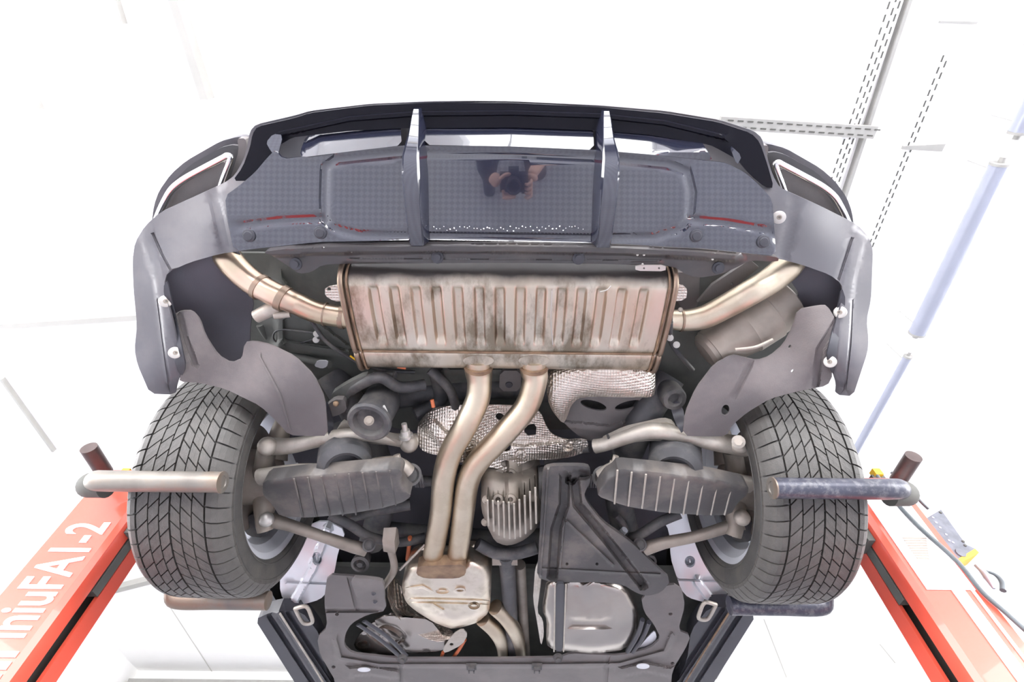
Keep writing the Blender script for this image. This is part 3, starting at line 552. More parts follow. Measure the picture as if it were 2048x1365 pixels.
for k in (0, 1):
    T = (lambda p: p) if k == 0 else (lambda p: mir(p, 2022, -8))
    sill = patch('side_sill', T([(510, 1240), (540, 1226), (562, 1222), (604, 1224), (640, 1270), (648, 1330), (668, 1372), (760, 1560), (700, 1560), (592, 1370)]), [T([(510, 1240)])[0]+(.955,), T([(592, 1370)])[0]+(.955,), T([(700, 1560)])[0]+(.95,), T([(620, 1240)])[0]+(.99,), T([(668, 1372)])[0]+(.985,)], M['satin'], car, .05, grid=8,
          beads=[(T([(556, 1226), (650, 1366), (720, 1500)]), 4, -.012), (T([(575, 1226), (668, 1366)]), 4, .012), (T([(538, 1232), (625, 1366), (700, 1500)]), 5, .014)])
    rod('sill_seam', T([(560, 1228, .938), (640, 1355, .938), (700, 1460, .938)]), .004, M['rust'] if k else M['alu'], sill, 6)
    lp = T([(590, 1218, .955), (612, 1214, .95), (622, 1232, .945), (624, 1246, .945), (606, 1246, .95), (590, 1218, .955)])
    rod('tie_down_loop', lp, .0075, M['alu'], sill, 8)
# bright inner fenders ahead of the rear wheels
tag(patch('fender_liner', [(648, 1040), (692, 1062), (676, 1105), (668, 1150), (655, 1184), (640, 1200), (606, 1210), (578, 1215), (560, 1188), (560, 1110), (600, 1060)], [(648, 1040, 1.20), (692, 1062, 1.18), (600, 1212, 1.02), (560, 1150, 1.08), (668, 1150, 1.07)], M['silver'], car, .006, grid=9, beads=[([(655, 1060), (625, 1140), (590, 1200)], 8, -.02), (ell(634, 1118, 5, 9), 4, .02), ([(575, 1165), (650, 1168)], 2, .006)]), 'silver sheet metal inner fender ahead of left wheel')
tag(patch('fender_liner', [(1325, 1040), (1338, 1062), (1342, 1120), (1350, 1145), (1362, 1180), (1376, 1196), (1410, 1206), (1438, 1212), (1456, 1190), (1450, 1120), (1420, 1040), (1380, 1000)], [(1325, 1040, 1.22), (1440, 1212, 1.02), (1362, 1180, 1.05), (1420, 1040, 1.2), (1450, 1150, 1.08)], M['silver'], car, .006, grid=9, beads=[(ell(1380, 1124, 6, 7), 4, .02), ([(1352, 1160), (1430, 1163)], 2, .006), ([(1395, 1165), (1425, 1205)], 8, -.01)]), 'blue-lit silver inner fender ahead of right wheel')
# ---- wheel arch liners
tag(patch('wheel_arch_liner', [(344, 632), (362, 622), (384, 622), (400, 640), (410, 672), (436, 712), (462, 727), (484, 718), (489, 686), (508, 683), (540, 690), (590, 714), (628, 752), (650, 798), (656, 872), (620, 873), (578, 871), (556, 846), (520, 812), (450, 778), (400, 766), (358, 764), (362, 748), (372, 735), (356, 680)],
      [(344, 632, 1.12), (384, 622, 1.13), (358, 700, 1.075), (372, 735, 1.065), (400, 766, 1.06), (510, 690, 1.13), (590, 714, 1.09), (650, 800, 1.06), (656, 872, 1.05), (578, 871, 1.05), (500, 800, 1.05), (420, 700, 1.10)], M['liner'], car, .005, grid=9,
      beads=[([(352, 600), (372, 680), (390, 730)], 6, .008), ([(520, 715), (560, 790), (580, 860)], 2, -.003)]), 'dusty brown-grey left wheel arch liner')
patch('liner_upper', [(318, 590), (322, 545), (335, 528), (380, 510), (440, 494), (480, 500), (480, 545), (508, 600), (500, 660), (500, 730), (440, 735), (400, 690), (372, 670), (338, 655)], [(318, 590, 1.15), (345, 528, 1.17), (436, 512, 1.19), (500, 620, 1.22), (400, 640, 1.18), (500, 730, 1.16), (338, 655, 1.15)], M['linerdk'], car, .004, grid=9)
tag(patch('wheel_arch_liner', [(1655, 612), (1640, 612), (1596, 620), (1586, 655), (1568, 690), (1540, 714), (1515, 722), (1485, 715), (1465, 710), (1428, 730), (1392, 778), (1370, 828), (1366, 872), (1410, 874), (1453, 873), (1465, 850), (1495, 825), (1540, 798), (1600, 782), (1655, 772), (1666, 750), (1655, 712), (1672, 640)],
      [(1655, 612, 1.12), (1596, 620, 1.14), (1515, 722, 1.10), (1392, 778, 1.07), (1366, 872, 1.05), (1453, 873, 1.05), (1660, 750, 1.06), (1600, 782, 1.05), (1655, 712, 1.065), (1580, 690, 1.11)], M['liner'], car, .005, grid=9, holes=[ell(1451, 821, 8, 11, 10), ell(1580, 694, 3, 4, 20), ell(1585, 743, 3, 4, 20)],
      beads=[([(1670, 650), (1640, 700), (1630, 770)], 8, .010), ([(1500, 730), (1470, 790)], 6, .006)]), 'dusty brown-grey right wheel arch liner with slotted hole')
patch('liner_upper', [(1555, 505), (1620, 518), (1680, 540), (1704, 575), (1690, 650), (1655, 640), (1596, 628), (1585, 600), (1600, 590), (1580, 560)], [(1560, 510, 1.22), (1700, 580, 1.17), (1596, 628, 1.2), (1680, 645, 1.14)], M['linerdk'], car, .004, grid=9)
patch('liner_edge', [(1366, 872), (1370, 828), (1356, 800), (1340, 812), (1350, 845)], [(1366, 872, 1.052), (1340, 812, 1.13)], M['satin'], car, .004, grid=8)
patch('liner_edge', [(656, 872), (652, 800), (660, 820), (668, 850), (662, 876)], [(656, 872, 1.052), (668, 850, 1.12)], M['satin'], car, .004, grid=8)
# charcoal canister and bracket at the right
can = P(1415, 705, 1.17); can2 = P(1570, 600, 1.24); axc = (can2-can); Lc = axc.length
tag(MB().lathe(can, axc, [(-.01, .045), (0, .058), (.012, .060), (.013, .063), (.03, .064), (Lc*.45, .080), (Lc*.46, .082), (Lc*.75, .084), (Lc*.76, .080), (Lc, .078), (Lc+.01, .06), (Lc+.02, 0)], 36).build('charcoal_canister', M['aludk'], car, 30), 'grey cylindrical canister behind the right tail pipe')
rod('canister_line', [(1470, 700, 1.10), (1510, 695, 1.10), (1545, 680, 1.12)], .005, M['alu'], car, 6)
patch('side_bracket', [(1395, 605), (1425, 570), (1500, 520), (1518, 535), (1470, 575), (1420, 600)], [(1395, 605, 1.22), (1510, 525, 1.22)], M['panel'], car, .01, rnd=False, holes=[ell(1464, 568, 3, 3)], grid=8)
patch('side_bracket', [(1345, 545), (1400, 545), (1398, 600), (1385, 640), (1350, 600)], 1.25, M['panel'], car, .02, grid=10)
# ---- wheels
RC, HW = .366, .137
def crown(u):      # radius of the rubber at lateral place u (-1..1.2)
    a = abs(u)
    return RT - .004*min(a, .7)**2 - (0 if a < .72 else .055*((a-.72)/.4)**2.0)
def block_mesh(name, us, v0, v1, dep, m):
    """one tread block: us lateral stations, v0/v1 circumferential limits (angle) at each station"""
    vs = []; fs = []; n = len(us)
    for i, u in enumerate(us):
        for a in (v0[i], (v0[i]+v1[i])/2, v1[i]):
            for r in (crown(u), crown(u)-dep):
                vs.append((u*HW, r*math.cos(a), r*math.sin(a)))
    I = lambda i, j, k: i*6+j*2+k
    for i in range(n-1):
        for j in range(2): fs += [(I(i, j, 0), I(i+1, j, 0), I(i+1, j+1, 0), I(i, j+1, 0))]
        fs += [(I(i, 0, 0), I(i, 0, 1), I(i+1, 0, 1), I(i+1, 0, 0)), (I(i, 2, 0), I(i+1, 2, 0), I(i+1, 2, 1), I(i, 2, 1))]
    for i in (0, n-1):
        for j in range(2): fs.append((I(i, j, 0), I(i, j+1, 0), I(i, j+1, 1), I(i, j, 1)))
    me = bpy.data.meshes.new(name); me.from_pydata(vs, [], fs); me.update()
    bm = bmesh.new(); bm.from_mesh(me); bmesh.ops.recalc_face_normals(bm, faces=bm.faces); bm.to_mesh(me); bm.free()
    me.materials.append(m); return me
def wheel(side, label):
    cx = X0+side*.886; c = Vector((cx, YA, ZA))
    # carcass: profile (lateral, radius)
    prof = [(-.95, .262), (-1.0, .268), (-1.04, .285), (-1.06, .31), (-1.05, .335)]
    for u in (-.98, -.85, -.7, -.4, 0, .4, .7, .85, .98): prof.append((u, crown(u)-.009))
    prof += [(1.05, .335), (1.06, .31), (1.04, .285), (1.0, .268), (.95, .262), (.88, .262)]
    prof = [(-.88, .262)]+prof
    pr = catmull(prof, 3, False)
    vs = []; fs = []; n = 96
    for (u, r) in pr:
        for j in range(n):
            a = 2*PI*j/n; vs.append((cx+u*HW, YA+r*math.cos(a), ZA+r*math.sin(a)))
    m = len(pr); fs = [(i*n+j, i*n+(j+1) % n, ((i+1) % m)*n+(j+1) % n, ((i+1) % m)*n+j) for i in range(m) for j in range(n)]
    ty = mesh_obj('tyre', vs, fs, M['tyre'], car, 60, origin=c); tag(ty, label)
    # sidewall rings
    for u, r in ((1.055, .322), (1.02, .275), (-1.055, .322), (-1.02, .275)):
        ring = [(cx+u*HW, YA+r*math.cos(2*PI*j/72), ZA+r*math.sin(2*PI*j/72)) for j in range(73)]
        MB().tube(ring, .0025, 6, False, 1).build('sidewall_ring', M['tyre'], ty, 60)
    NP = 54; pa = 2*PI/NP; G = .11*pa
    k = 1.55*pa*2.0   # slant across half width
    def ang(u, v): return v*pa + k*abs(u)*(1 if abs(u) < .66 else 0) + (k*.66+.35*pa*(abs(u)-.66)/.4 if abs(u) >= .66 else 0)
    specs = []
    for s in (-1, 1):
        off = .5 if s > 0 else 0
        cols = [(.02, .20, 1.0, 0), (.225, .42, 1.0, .5), (.445, .66, 1.0, .15)]
        for (a, b, w, o) in cols:
            us = [s*a, s*(a+b)/2, s*b]; specs.append((us, o+off, w))
        specs.append(([s*.70, s*.80, s*.90, s*1.0, s*1.06], off+.1, 1.0))
    meshes = []
    for us, o, w in specs:
        v0 = [ang(u, o)+G*.5 for u in us]; v1 = [ang(u, o+w)-G*.5 for u in us]
        meshes.append(block_mesh('tread_block', us, v0, v1, .0085, M['block']))
    rest = MB(); base = math.atan2(-c.z, -c.y)
    for p in range(NP):
        a = p*pa
        for me, (us, o, w) in zip(meshes, specs):
            mid = a+ang(us[len(us)//2], o+.5); dd = (mid-base+PI) % (2*PI)-PI
            if -1.62 < dd < 1.62:
                o_ = bpy.data.objects.new('tread_block', me); C.objects.link(o_); o_.parent = ty; o_.rotation_euler = (a, 0, 0)
            else:
                R = Matrix.Rotation(a, 3, 'X'); rest.add([c+(R @ v.co) for v in me.vertices], [tuple(q.vertices) for q in me.polygons])
    tag(rest.build('tread', M['block'], ty, 30), kind='stuff')
    # rim: barrel, lip, spokes
    s = side
    rp = [(-1.0, .258), (-1.0, .268), (-.96, .270), (-.94, .25), (-.80, .245), (-.70, .228), (-.2, .222), (.3, .226), (.7, .24), (.9, .252), (.96, .268), (1.0, .27), (1.0, .258), (.93, .246), (.88, .236), (.3, .216), (-.2, .212), (-.7, .218), (-.82, .236), (-.94, .242)]
    rim = MB(); nn = 64; vs = []
    for (u, r) in rp:
        for j in range(nn):
            a = 2*PI*j/nn; vs.append((cx+s*u*HW*.93, YA+r*math.cos(a), ZA+r*math.sin(a)))
    m = len(rp); rim.add(vs, [(i*nn+j, i*nn+(j+1) % nn, ((i+1) % m)*nn+(j+1) % nn, ((i+1) % m)*nn+j) for i in range(m) for j in range(nn)])
    rm = rim.build('rim', M['rimm'], car, 40); tag(rm, 'painted wheel rim seen from its inner side')
    for j in range(10):
        a = 2*PI*j/10+.25; ca, sa = math.cos(a), math.sin(a)
        q = [(.06, .03), (.15, .018), (.232, .026)]
        poly = [(cx+s*.115, YA+r*ca-w*sa, ZA+r*sa+w*ca) for r, w in q]+[(cx+s*.115, YA+r*ca+w*sa, ZA+r*sa-w*ca) for r, w in reversed(q)]
        MB().prism(poly, (s*.022, 0, 0)).build('spoke', M['rimm'], rm, 30)
    MB().lathe((cx+s*.10, YA, ZA), (s, 0, 0), [(0, .07), (.03, .07), (.035, .05), (.035, 0)], 32).build('hub', M['rimm'], rm)
    MB().lathe((cx-s*.005, YA, ZA), (s, 0, 0), [(-.012, .09), (-.012, .18), (.012, .18), (.012, .07), (.10, .06)], 48).build('brake_disc', M['aludk'], car, 40)
    k = MB(); k.lathe((cx-s*.02, YA, ZA), (s, 0, 0), [(-.10, .05), (-.08, .085), (0, .095), (.005, .15)], 28)
    k.tube([(cx-s*.09, YA-.03, ZA+.05), (cx-s*.10, YA-.10, ZA+.15), (cx-s*.12, YA-.12, ZA+.22)], [.045, .03, .03], 14)
    k.tube([(cx-s*.09, YA+.02, ZA-.05), (cx-s*.10, YA+.06, ZA-.12), (cx-s*.11, YA+.09, ZA-.15)], [.045, .028, .026], 14)
    k.tube([(cx-s*.09, YA-.03, ZA-.02), (cx-s*.12, YA-.12, ZA-.04), (cx-s*.14, YA-.18, ZA-.02)], [.045, .03, .03], 14)
    k.build('wheel_carrier', M['aludk'], car, 60)
    MB().tube([(cx-s*.04, YA+.14, ZA+.05), (cx-s*.04, YA+.17, ZA-.02), (cx-s*.04, YA+.14, ZA-.10)], .045, 12).build('brake_caliper', M['dark'], car, 60)
    return ty
wheel(-1, 'worn black winter tyre of the left wheel, directional siped tread')
wheel(1, 'worn black winter tyre of the right wheel, bluish sheen on its tread')
# ---- lower arms with ribbed plastic covers
lo = [(526, 962), (590, 954), (700, 945), (795, 938), (806, 948), (800, 966), (812, 985), (823, 992), (808, 1004), (790, 1010), (765, 1017), (700, 1028), (620, 1036), (560, 1034), (546, 1012), (525, 990)]
ro = [(1238, 938), (1320, 946), (1420, 957), (1497, 974), (1496, 988), (1474, 1008), (1462, 1030), (1420, 1032), (1330, 1026), (1260, 1015), (1230, 1006), (1195, 993), (1200, 978), (1214, 958), (1228, 950)]
for o, ribs, aup in ((lo, [(588+i*28-i*.6, 957-i*2.4, 606+i*26.5, 1036-i*(1 if i < 5 else 3.4)) for i in range(8)], [(520, 955, 1.02), (600, 945, 1.02), (690, 945, 1.03), (740, 935, 1.03), (790, 930, 1.03), (815, 945, 1.03)]),
                     (ro, [(1235+i*28.5, 940+i*4.1, 1229+i*27.5, 1010+(i*4.5 if i < 5 else 22)) for i in range(9)], [(1500, 970, 1.02), (1420, 955, 1.02), (1330, 945, 1.03), (1280, 938, 1.03), (1235, 938, 1.03), (1205, 955, 1.03)])):
    cv = patch('arm_cover', o, [(o[0][0], o[0][1], .957), (o[len(o)//2][0], o[len(o)//2][1], .950), (sum(a[0] for a in o)/len(o), 985, .953)], M['cover'], car, .045, grid=8, dome=-.006, domew=8)
    tag(cv, 'ribbed black plastic cover of the %s lower arm' % ('left' if o is lo else 'right'))
    for (xa, ya, xb, yb) in ribs:
        rod('rib', [(xa, ya+1, .949), ((xa+xb)/2, (ya+yb)/2, .9455), (xb, yb-2, .946)], .003, M['alu'] if o is ro else M['cover'], cv, 6)
    arm = rod('lower_arm', aup, .030, M['alu'], car, 14, squash=.8)
    tag(arm, 'cast aluminium %s lower arm above its cover' % ('left' if o is lo else 'right'))
# upper links
def ball(px, py, z, r, m='alu', parent=car, name='ball_joint'):
    p = P(px, py, z); return MB().lathe(p, -p.normalized(), [(-r, 0), (-r*.8, r*.6), (0, r), (r*.5, r*.9), (r*.8, r*.6), (r*.82, 0)], 20).build(name, M[m], parent, 50)
tag(rod('upper_link', [(530, 893, 1.10), (575, 893, 1.08), (625, 884, 1.08), (680, 872, 1.08), (740, 872, 1.09), (790, 880, 1.10), (830, 884, 1.12)], [.030, .026, .022, .022, .020, .021, .028], M['alu'], car, 14), 'cast aluminium upper link beside the left wheel')
patch('link_plate', [(660, 885), (682, 848), (700, 845), (740, 858), (770, 872), (800, 882), (800, 892), (700, 886)], [(660, 885, 1.07), (700, 845, 1.12), (800, 885, 1.08)], M['alu'], car, .02, grid=8)
ball(535, 893, 1.07, .030); ball(818, 888, 1.10, .030)
tag(rod('upper_link', [(1190, 893, 1.11), (1215, 888, 1.10), (1260, 872, 1.09), (1310, 862, 1.08), (1380, 875, 1.08), (1430, 885, 1.07), (1490, 893, 1.08)], [.024, .022, .024, .026, .022, .028, .034], M['alu'], car, 14), 'cast aluminium upper link beside the right wheel')
patch('link_plate', [(1200, 886), (1250, 862), (1330, 844), (1350, 850), (1365, 885), (1300, 882), (1230, 890)], [(1200, 886, 1.1), (1340, 846, 1.1), (1365, 885, 1.07)], M['alu'], car, .02, grid=8)
bolt(1477, 884, 1.03, .012, .03, 'alu', name='link_bolt'); ball(1477, 890, 1.06, .030, 'alu')
# toe links
tag(rod('toe_link', [(540, 1041, .99), (575, 1050, .985), (640, 1072, .98), (700, 1092, .985), (732, 1100, .99)], [.026, .020, .018, .021, .024], M['aludk'], car, 14), 'forged toe link running inward from left wheel')
tag(rod('toe_link', [(1484, 1045, .99), (1450, 1056, .985), (1390, 1074, .98), (1330, 1086, .985), (1290, 1098, .99)], [.026, .020, .018, .020, .024], M['aludk'], car, 14), 'forged toe link running inward from right wheel')
ball(533, 1040, .97, .024, 'washer'); ball(1484, 1036, .97, .026, 'alu')
for (px, py) in ((738, 1091), (1280, 1090)):
    disc('link_bushing', P(px, py, .985), -P(px, py, 1).normalized(), [(-.03, .02), (0, .023), (.002, .017), (-.003, .016), (-.003, .010), (.004, .010), (.004, 0)], M['dark'], car, 24)
for pts in ([(660, 1030, 1.03), (700, 1050, 1.02), (740, 1074, 1.02), (800, 1085, 1.05), (850, 1075, 1.08)], [(1360, 1028, 1.03), (1320, 1045, 1.02), (1275, 1072, 1.02), (1240, 1080, 1.05)]):
    rod('stabiliser_bar', pts, .017, M['dark'], car, 12)
# bar clamp at the left
cl = rod('bar_clamp', [(782, 1058, 1.0), (781, 1075, .975), (783, 1095, .975)], .030, M['aludk'], car, 4, 1)
for (px, py, r) in ((720, 1130, .034), (1297, 1125, .03)):
    p = P(px, py, 1.0); MB().lathe(p, (0, -.4, -1), [(-.05, r*.8), (-.01, r), (0, r), (.004, r*.7), (-.01, r*.62), (-.01, r*.4), (.004, r*.3), (.004, 0)], 28).build('subframe_bushing', M['dark'], car, 40)
# air springs
for (px, py, sx) in ((690, 905, -1), (1350, 912, 1)):
    p0 = P(px, py-22, 1.14); p1 = P(px, py+18, 1.03)
    ax = (p1-p0).normalized(); L = .16; prof = [(-.02, .04)]
    for i in range(9): prof += [(i*L/9,   .074), ((i+.5)*L/9, .082)]
    prof += [(L, .070), (L+.008, .06), (L+.004, .05), (L-.01, .045), (L-.01, 0)]
    tag(MB().lathe(p0, ax, prof, 36).build('air_spring', M['dark'], car, 25), 'ribbed black rubber air spring on the %s' % ('left' if sx < 0 else 'right'))
# damper / mount with a bolt at the left
p = P(738, 845, 1.04); q = P(765, 800, 1.16); ax = (p-q).normalized()
dm = MB().lathe(q, ax, [(-.02, .05), (0, .058), ((p-q).length-.02, .058), ((p-q).length-.01, .066), ((p-q).length, .066), ((p-q).length+.006, .06), ((p-q).length+.004, .048), ((p-q).length-.012, .040), ((p-q).length-.012, 0)], 36).build('damper_mount', M['dark'], car, 30)
tag(dm, 'round black rubber mount with a central bolt, left of pipes')
bolt(738, 842, 1.03, .009, .012, 'aludk', dm); patch('sticker', [(765, 813), (769, 811), (776, 826), (775, 838), (770, 836), (769, 824)], 1.055, M['label'], dm, .002, grid=5)
p = P(1352, 795, 1.12)
tag(MB().lathe(p+Vector((0, .03, .06)), -Vector((0, .3, 1)), [(-.02, .038), (.05, .038), (.06, .034), (.062, .022), (.05, .014), (.05, 0)], 28).build('damper_mount', M['dark'], car, 30), 'dusty round mount between cover and right liner')
# link bolts
for (a, b, r, m) in (((808, 848, 1.09), (812, 872, 1.08), .009, 'washer'), ((793, 910, 1.05), (800, 934, 1.03), .012, 'alu'), ((1232, 912, 1.05), (1226, 936, 1.03), .010, 'alu')):
    g = rod('link_stud', [a, b], r, M[m], car, 8); c2 = P(*b); MB().lathe(c2, (P(*a)-c2), [(-.006, .022), (.004, .022), (.006, .016), (.02, .014), (.02, 0)], 20).build('nut', M[m], g)
for (px, py) in ((820, 950), (1208, 955)):
    disc('arm_bushing', P(px, py, 1.03), (0.3 if px < 1000 else -.3, -.8, -.7), [(-.06, .02), (0, .034), (.01, .036), (.012, .028), (.004, .022), (.004, 0)], M['dark'], car)
    for k in range(4):
        rod('gaiter_fold', [(px+(8+k*5)*(1 if px < 1000 else -1), 950, 1.05), (px+(12+k*5)*(1 if px < 1000 else -1), 975, 1.04)], .004, M['dark'], car, 6)
# CV boots and half shafts
for s in (-1, 1):
    c0 = Vector((X0+s*.13, YA+.02, ZA)); c1 = Vector((X0+s*.62, YA, ZA))
    MB().tube([c0, c1], .018, 14, True, 1).build('half_shaft', M['dark'], car)
    MB().lathe(c0, (s, 0, 0), [(0, .06), (.03, .062), (.04, .052), (.05, .056), (.06, .045), (.07, .048), (.08, .036), (.09, .038), (.11, .02)], 28).build('cv_boot', M['dark'], car, 20)
# ---- subframe members (dark mass behind the arms)
sf = MB()
sf.tube([(X0-.55, 1.02, 1.24), (X0-.45, 1.18, 1.15), (X0-.42, 1.45, 1.12), (X0-.50, 1.75, 1.1)], .05, 12)
sf.tube([(X0+.55, 1.02, 1.24), (X0+.45, 1.18, 1.15), (X0+.42, 1.45, 1.12), (X0+.50, 1.75, 1.1)], .05, 12)
sf.tube([(X0-.47, 1.16, 1.27), (X0, 1.12, 1.31), (X0+.47, 1.16, 1.27)], .05, 12)
sf.tube([(X0-.48, 1.70, 1.12), (X0, 1.72, 1.10), (X0+.48, 1.70, 1.12)], .035, 12)
tag(sf.build('subframe', M['dark'], car, 60), 'black rear subframe behind the arms')
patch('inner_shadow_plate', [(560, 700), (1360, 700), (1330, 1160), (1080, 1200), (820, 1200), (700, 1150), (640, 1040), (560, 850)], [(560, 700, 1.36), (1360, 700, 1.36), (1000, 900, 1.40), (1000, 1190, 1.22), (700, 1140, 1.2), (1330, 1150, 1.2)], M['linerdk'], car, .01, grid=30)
# ---- differential with cooling fins
df = patch('differential', [(962, 950), (985, 938), (1010, 945), (1060, 940), (1078, 950), (1085, 985), (1085, 1030), (1072, 1060), (1050, 1080), (1028, 1090), (1010, 1092), (990, 1084), (975, 1055), (962, 1020)], [(962, 950, 1.07), (1085, 1000, 1.07), (1020, 1090, 1.02), (1025, 1020, 1.02), (1020, 945, 1.1)], M['aludk'], car, .10, grid=6, dome=-.035, domew=26,
           beads=[([(1025, 945), (1028, 1000)], 14, -.012), (ell(996, 1000, 8, 8), 4, -.008), (ell(1021, 1000, 8, 8), 4, -.008)])
tag(df, 'finned grey differential housing right of the pipes')
for i in range(10):
    px = 975+i*10.6; y0_ = 1008-(abs(i-7)*1.0 if i < 5 else 0)-(0 if i < 6 else (i-5)*8); y1_ = 1078-abs(i-4.3)**2*1.4
    a = P(px, y0_, .966); b = P(px+2, y1_, .956); MB().tube([a, b], .0033, 6, True, 1).add([a+Vector((.0015, 0, 0)), b+Vector((.0015, 0, 0)), b+Vector((.0015, 0, .05)), a+Vector((.0015, 0, .05)), a-Vector((.0015, 0, 0)), b-Vector((.0015, 0, 0)), b+Vector((-.0015, 0, .05)), a+Vector((-.0015, 0, .05))], [(0, 1, 2, 3), (7, 6, 5, 4), (0, 1, 5, 4), (3, 2, 6, 7)]).build('cooling_fin', M['alu'], df, 30)
for (px, py) in ((996, 1000), (1021, 1001), (972, 1000), (1066, 996), (970, 1045)): bolt(px, py, .995, .008, .01, 'aludk', df)
rod('cross_member', [(955, 1088, 1.03), (990, 1106, 1.02), (1030, 1108, 1.02), (1075, 1096, 1.03)], .022, M['dark'], car, 12)
rod('shaft_flange', [(985, 1118, 1.02), (1035, 1118, 1.02)], .024, M['aludk'], car, 12)
# ---- triangular plastic cover
tc_ = patch('triangular_cover', [(1085, 948), (1090, 936), (1110, 932), (1165, 932), (1180, 936), (1182, 962), (1172, 980), (1168, 992), (1176, 1008), (1205, 1045), (1262, 1085), (1300, 1122), (1343, 1162), (1322, 1186), (1296, 1193), (1275, 1188), (1245, 1170), (1200, 1165), (1140, 1166), (1100, 1164), (1074, 1156), (1078, 1100), (1082, 1020)],
      [(1085, 948, 1.01), (1180, 936, 1.01), (1074, 1156, .95), (1343, 1162, .96), (1150, 1080, .965), (1205, 1045, .975)], M['cover'], car, .012, grid=5,
      beads=[([(1130, 955), (1128, 1010), (1112, 1060), (1105, 1150)], 10, .024), ([(1150, 965), (1155, 1010), (1210, 1075), (1285, 1170)], 9, .022), ([(1172, 950), (1150, 950), (1142, 960)], 10, .022), ([(1128, 1044), (1120, 1135)], 2.5, -.007), ([(1134, 1044), (1225, 1130)], 2.5, -.007), ([(1085, 1138), (1320, 1150)], 1.5, -.003), ([(1096, 940), (1088, 1060), (1080, 1150)], 2.5, -.005)], holes=[ell(1134, 1129, 3, 3), ell(1194, 1129, 3, 3)])
tag(tc_, 'large dusty black triangular plastic cover with pressed channels')
# ---- small hoses, cables and brackets in the dark area
for pts, r, m in (([(560, 575, 1.2), (620, 640, 1.18), (660, 690, 1.18), (740, 735, 1.2), (830, 745, 1.22)], .006, 'dark'), ([(700, 712, 1.19), (725, 730, 1.19)], .003, 'yellow'), ([(640, 668, 1.2), (560, 660, 1.22), (548, 680, 1.22), (580, 690, 1.22), (640, 676, 1.2)], .003, 'dark'),
                  ([(690, 790, 1.16), (720, 770, 1.14), (760, 755, 1.13), (800, 775, 1.15), (850, 770, 1.18)], .018, 'dark'), ([(860, 740, 1.2), (900, 780, 1.18), (915, 830, 1.18)], .016, 'dark'), ([(864, 800, 1.12), (867, 815, 1.11)], .006, 'orange'), ([(795, 733, 1.16), (812, 736, 1.16)], .006, 'orange'),
                  ([(770, 750, 1.17), (790, 750, 1.16)], .012, 'dark'), ([(820, 1075, 1.06), (815, 1120, 1.05)], .008, 'orange'), ([(800, 1140, 1.0), (830, 1110, 1.0), (850, 1090, 1.02)], .005, 'alu'), ([(870, 740, 1.25), (880, 800, 1.25), (830, 830, 1.2)], .025, 'dark'), ([(1180, 900, 1.12), (1150, 905, 1.14), (1090, 925, 1.16)], .010, 'dark'), ([(1215, 870, 1.1), (1235, 930, 1.08)], .004, 'dark'),
                  ([(780, 1095, 1.0), (788, 1140, .99), (765, 1175, .98)], .014, 'aludk'), ([(660, 730, 1.18), (560, 700, 1.24), (520, 650, 1.24)], .012, 'under'), ([(1340, 645, 1.1), (1345, 690, 1.16), (1385, 740, 1.2)], .008, 'dark'), ([(1230, 1030, 1.05), (1250, 1060, 1.04), (1235, 1090, 1.04)], .014, 'dark'), ([(700, 1035, 1.1), (760, 1020, 1.08), (820, 1010, 1.1)], .02, 'dark'), ([(1235, 1075, 1.02), (1250, 1060, 1.02)], .012, 'silver')):
    rod('hose' if r > .01 else 'cable', pts, r, M[m], car, 8)
patch('connector_bracket', [(628, 733), (634, 722), (656, 722), (654, 734), (644, 738)], 1.17, M['silver'], car, .004, grid=6)
patch('hose_bracket', [(660, 790), (690, 770), (730, 750), (745, 758), (735, 775), (700, 790), (690, 815), (668, 812)], [(660, 790, 1.14), (745, 758, 1.13)], M['under'], car, .02, grid=7)
patch('hose_bracket', [(650, 815), (668, 800), (690, 800), (694, 822), (670, 834), (652, 832)], 1.12, M['panel'], car, .02, grid=7)
ball(672, 808, 1.10, .009, 'rust', name='grommet')
for (px, py, z) in ((749, 751, 1.14), (633, 660+8, 1.2), (632, 680, 1.2), (1340, 676, 1.12), (1353, 690, 1.14)): bolt(px, py, z, .006, .01, 'washer')
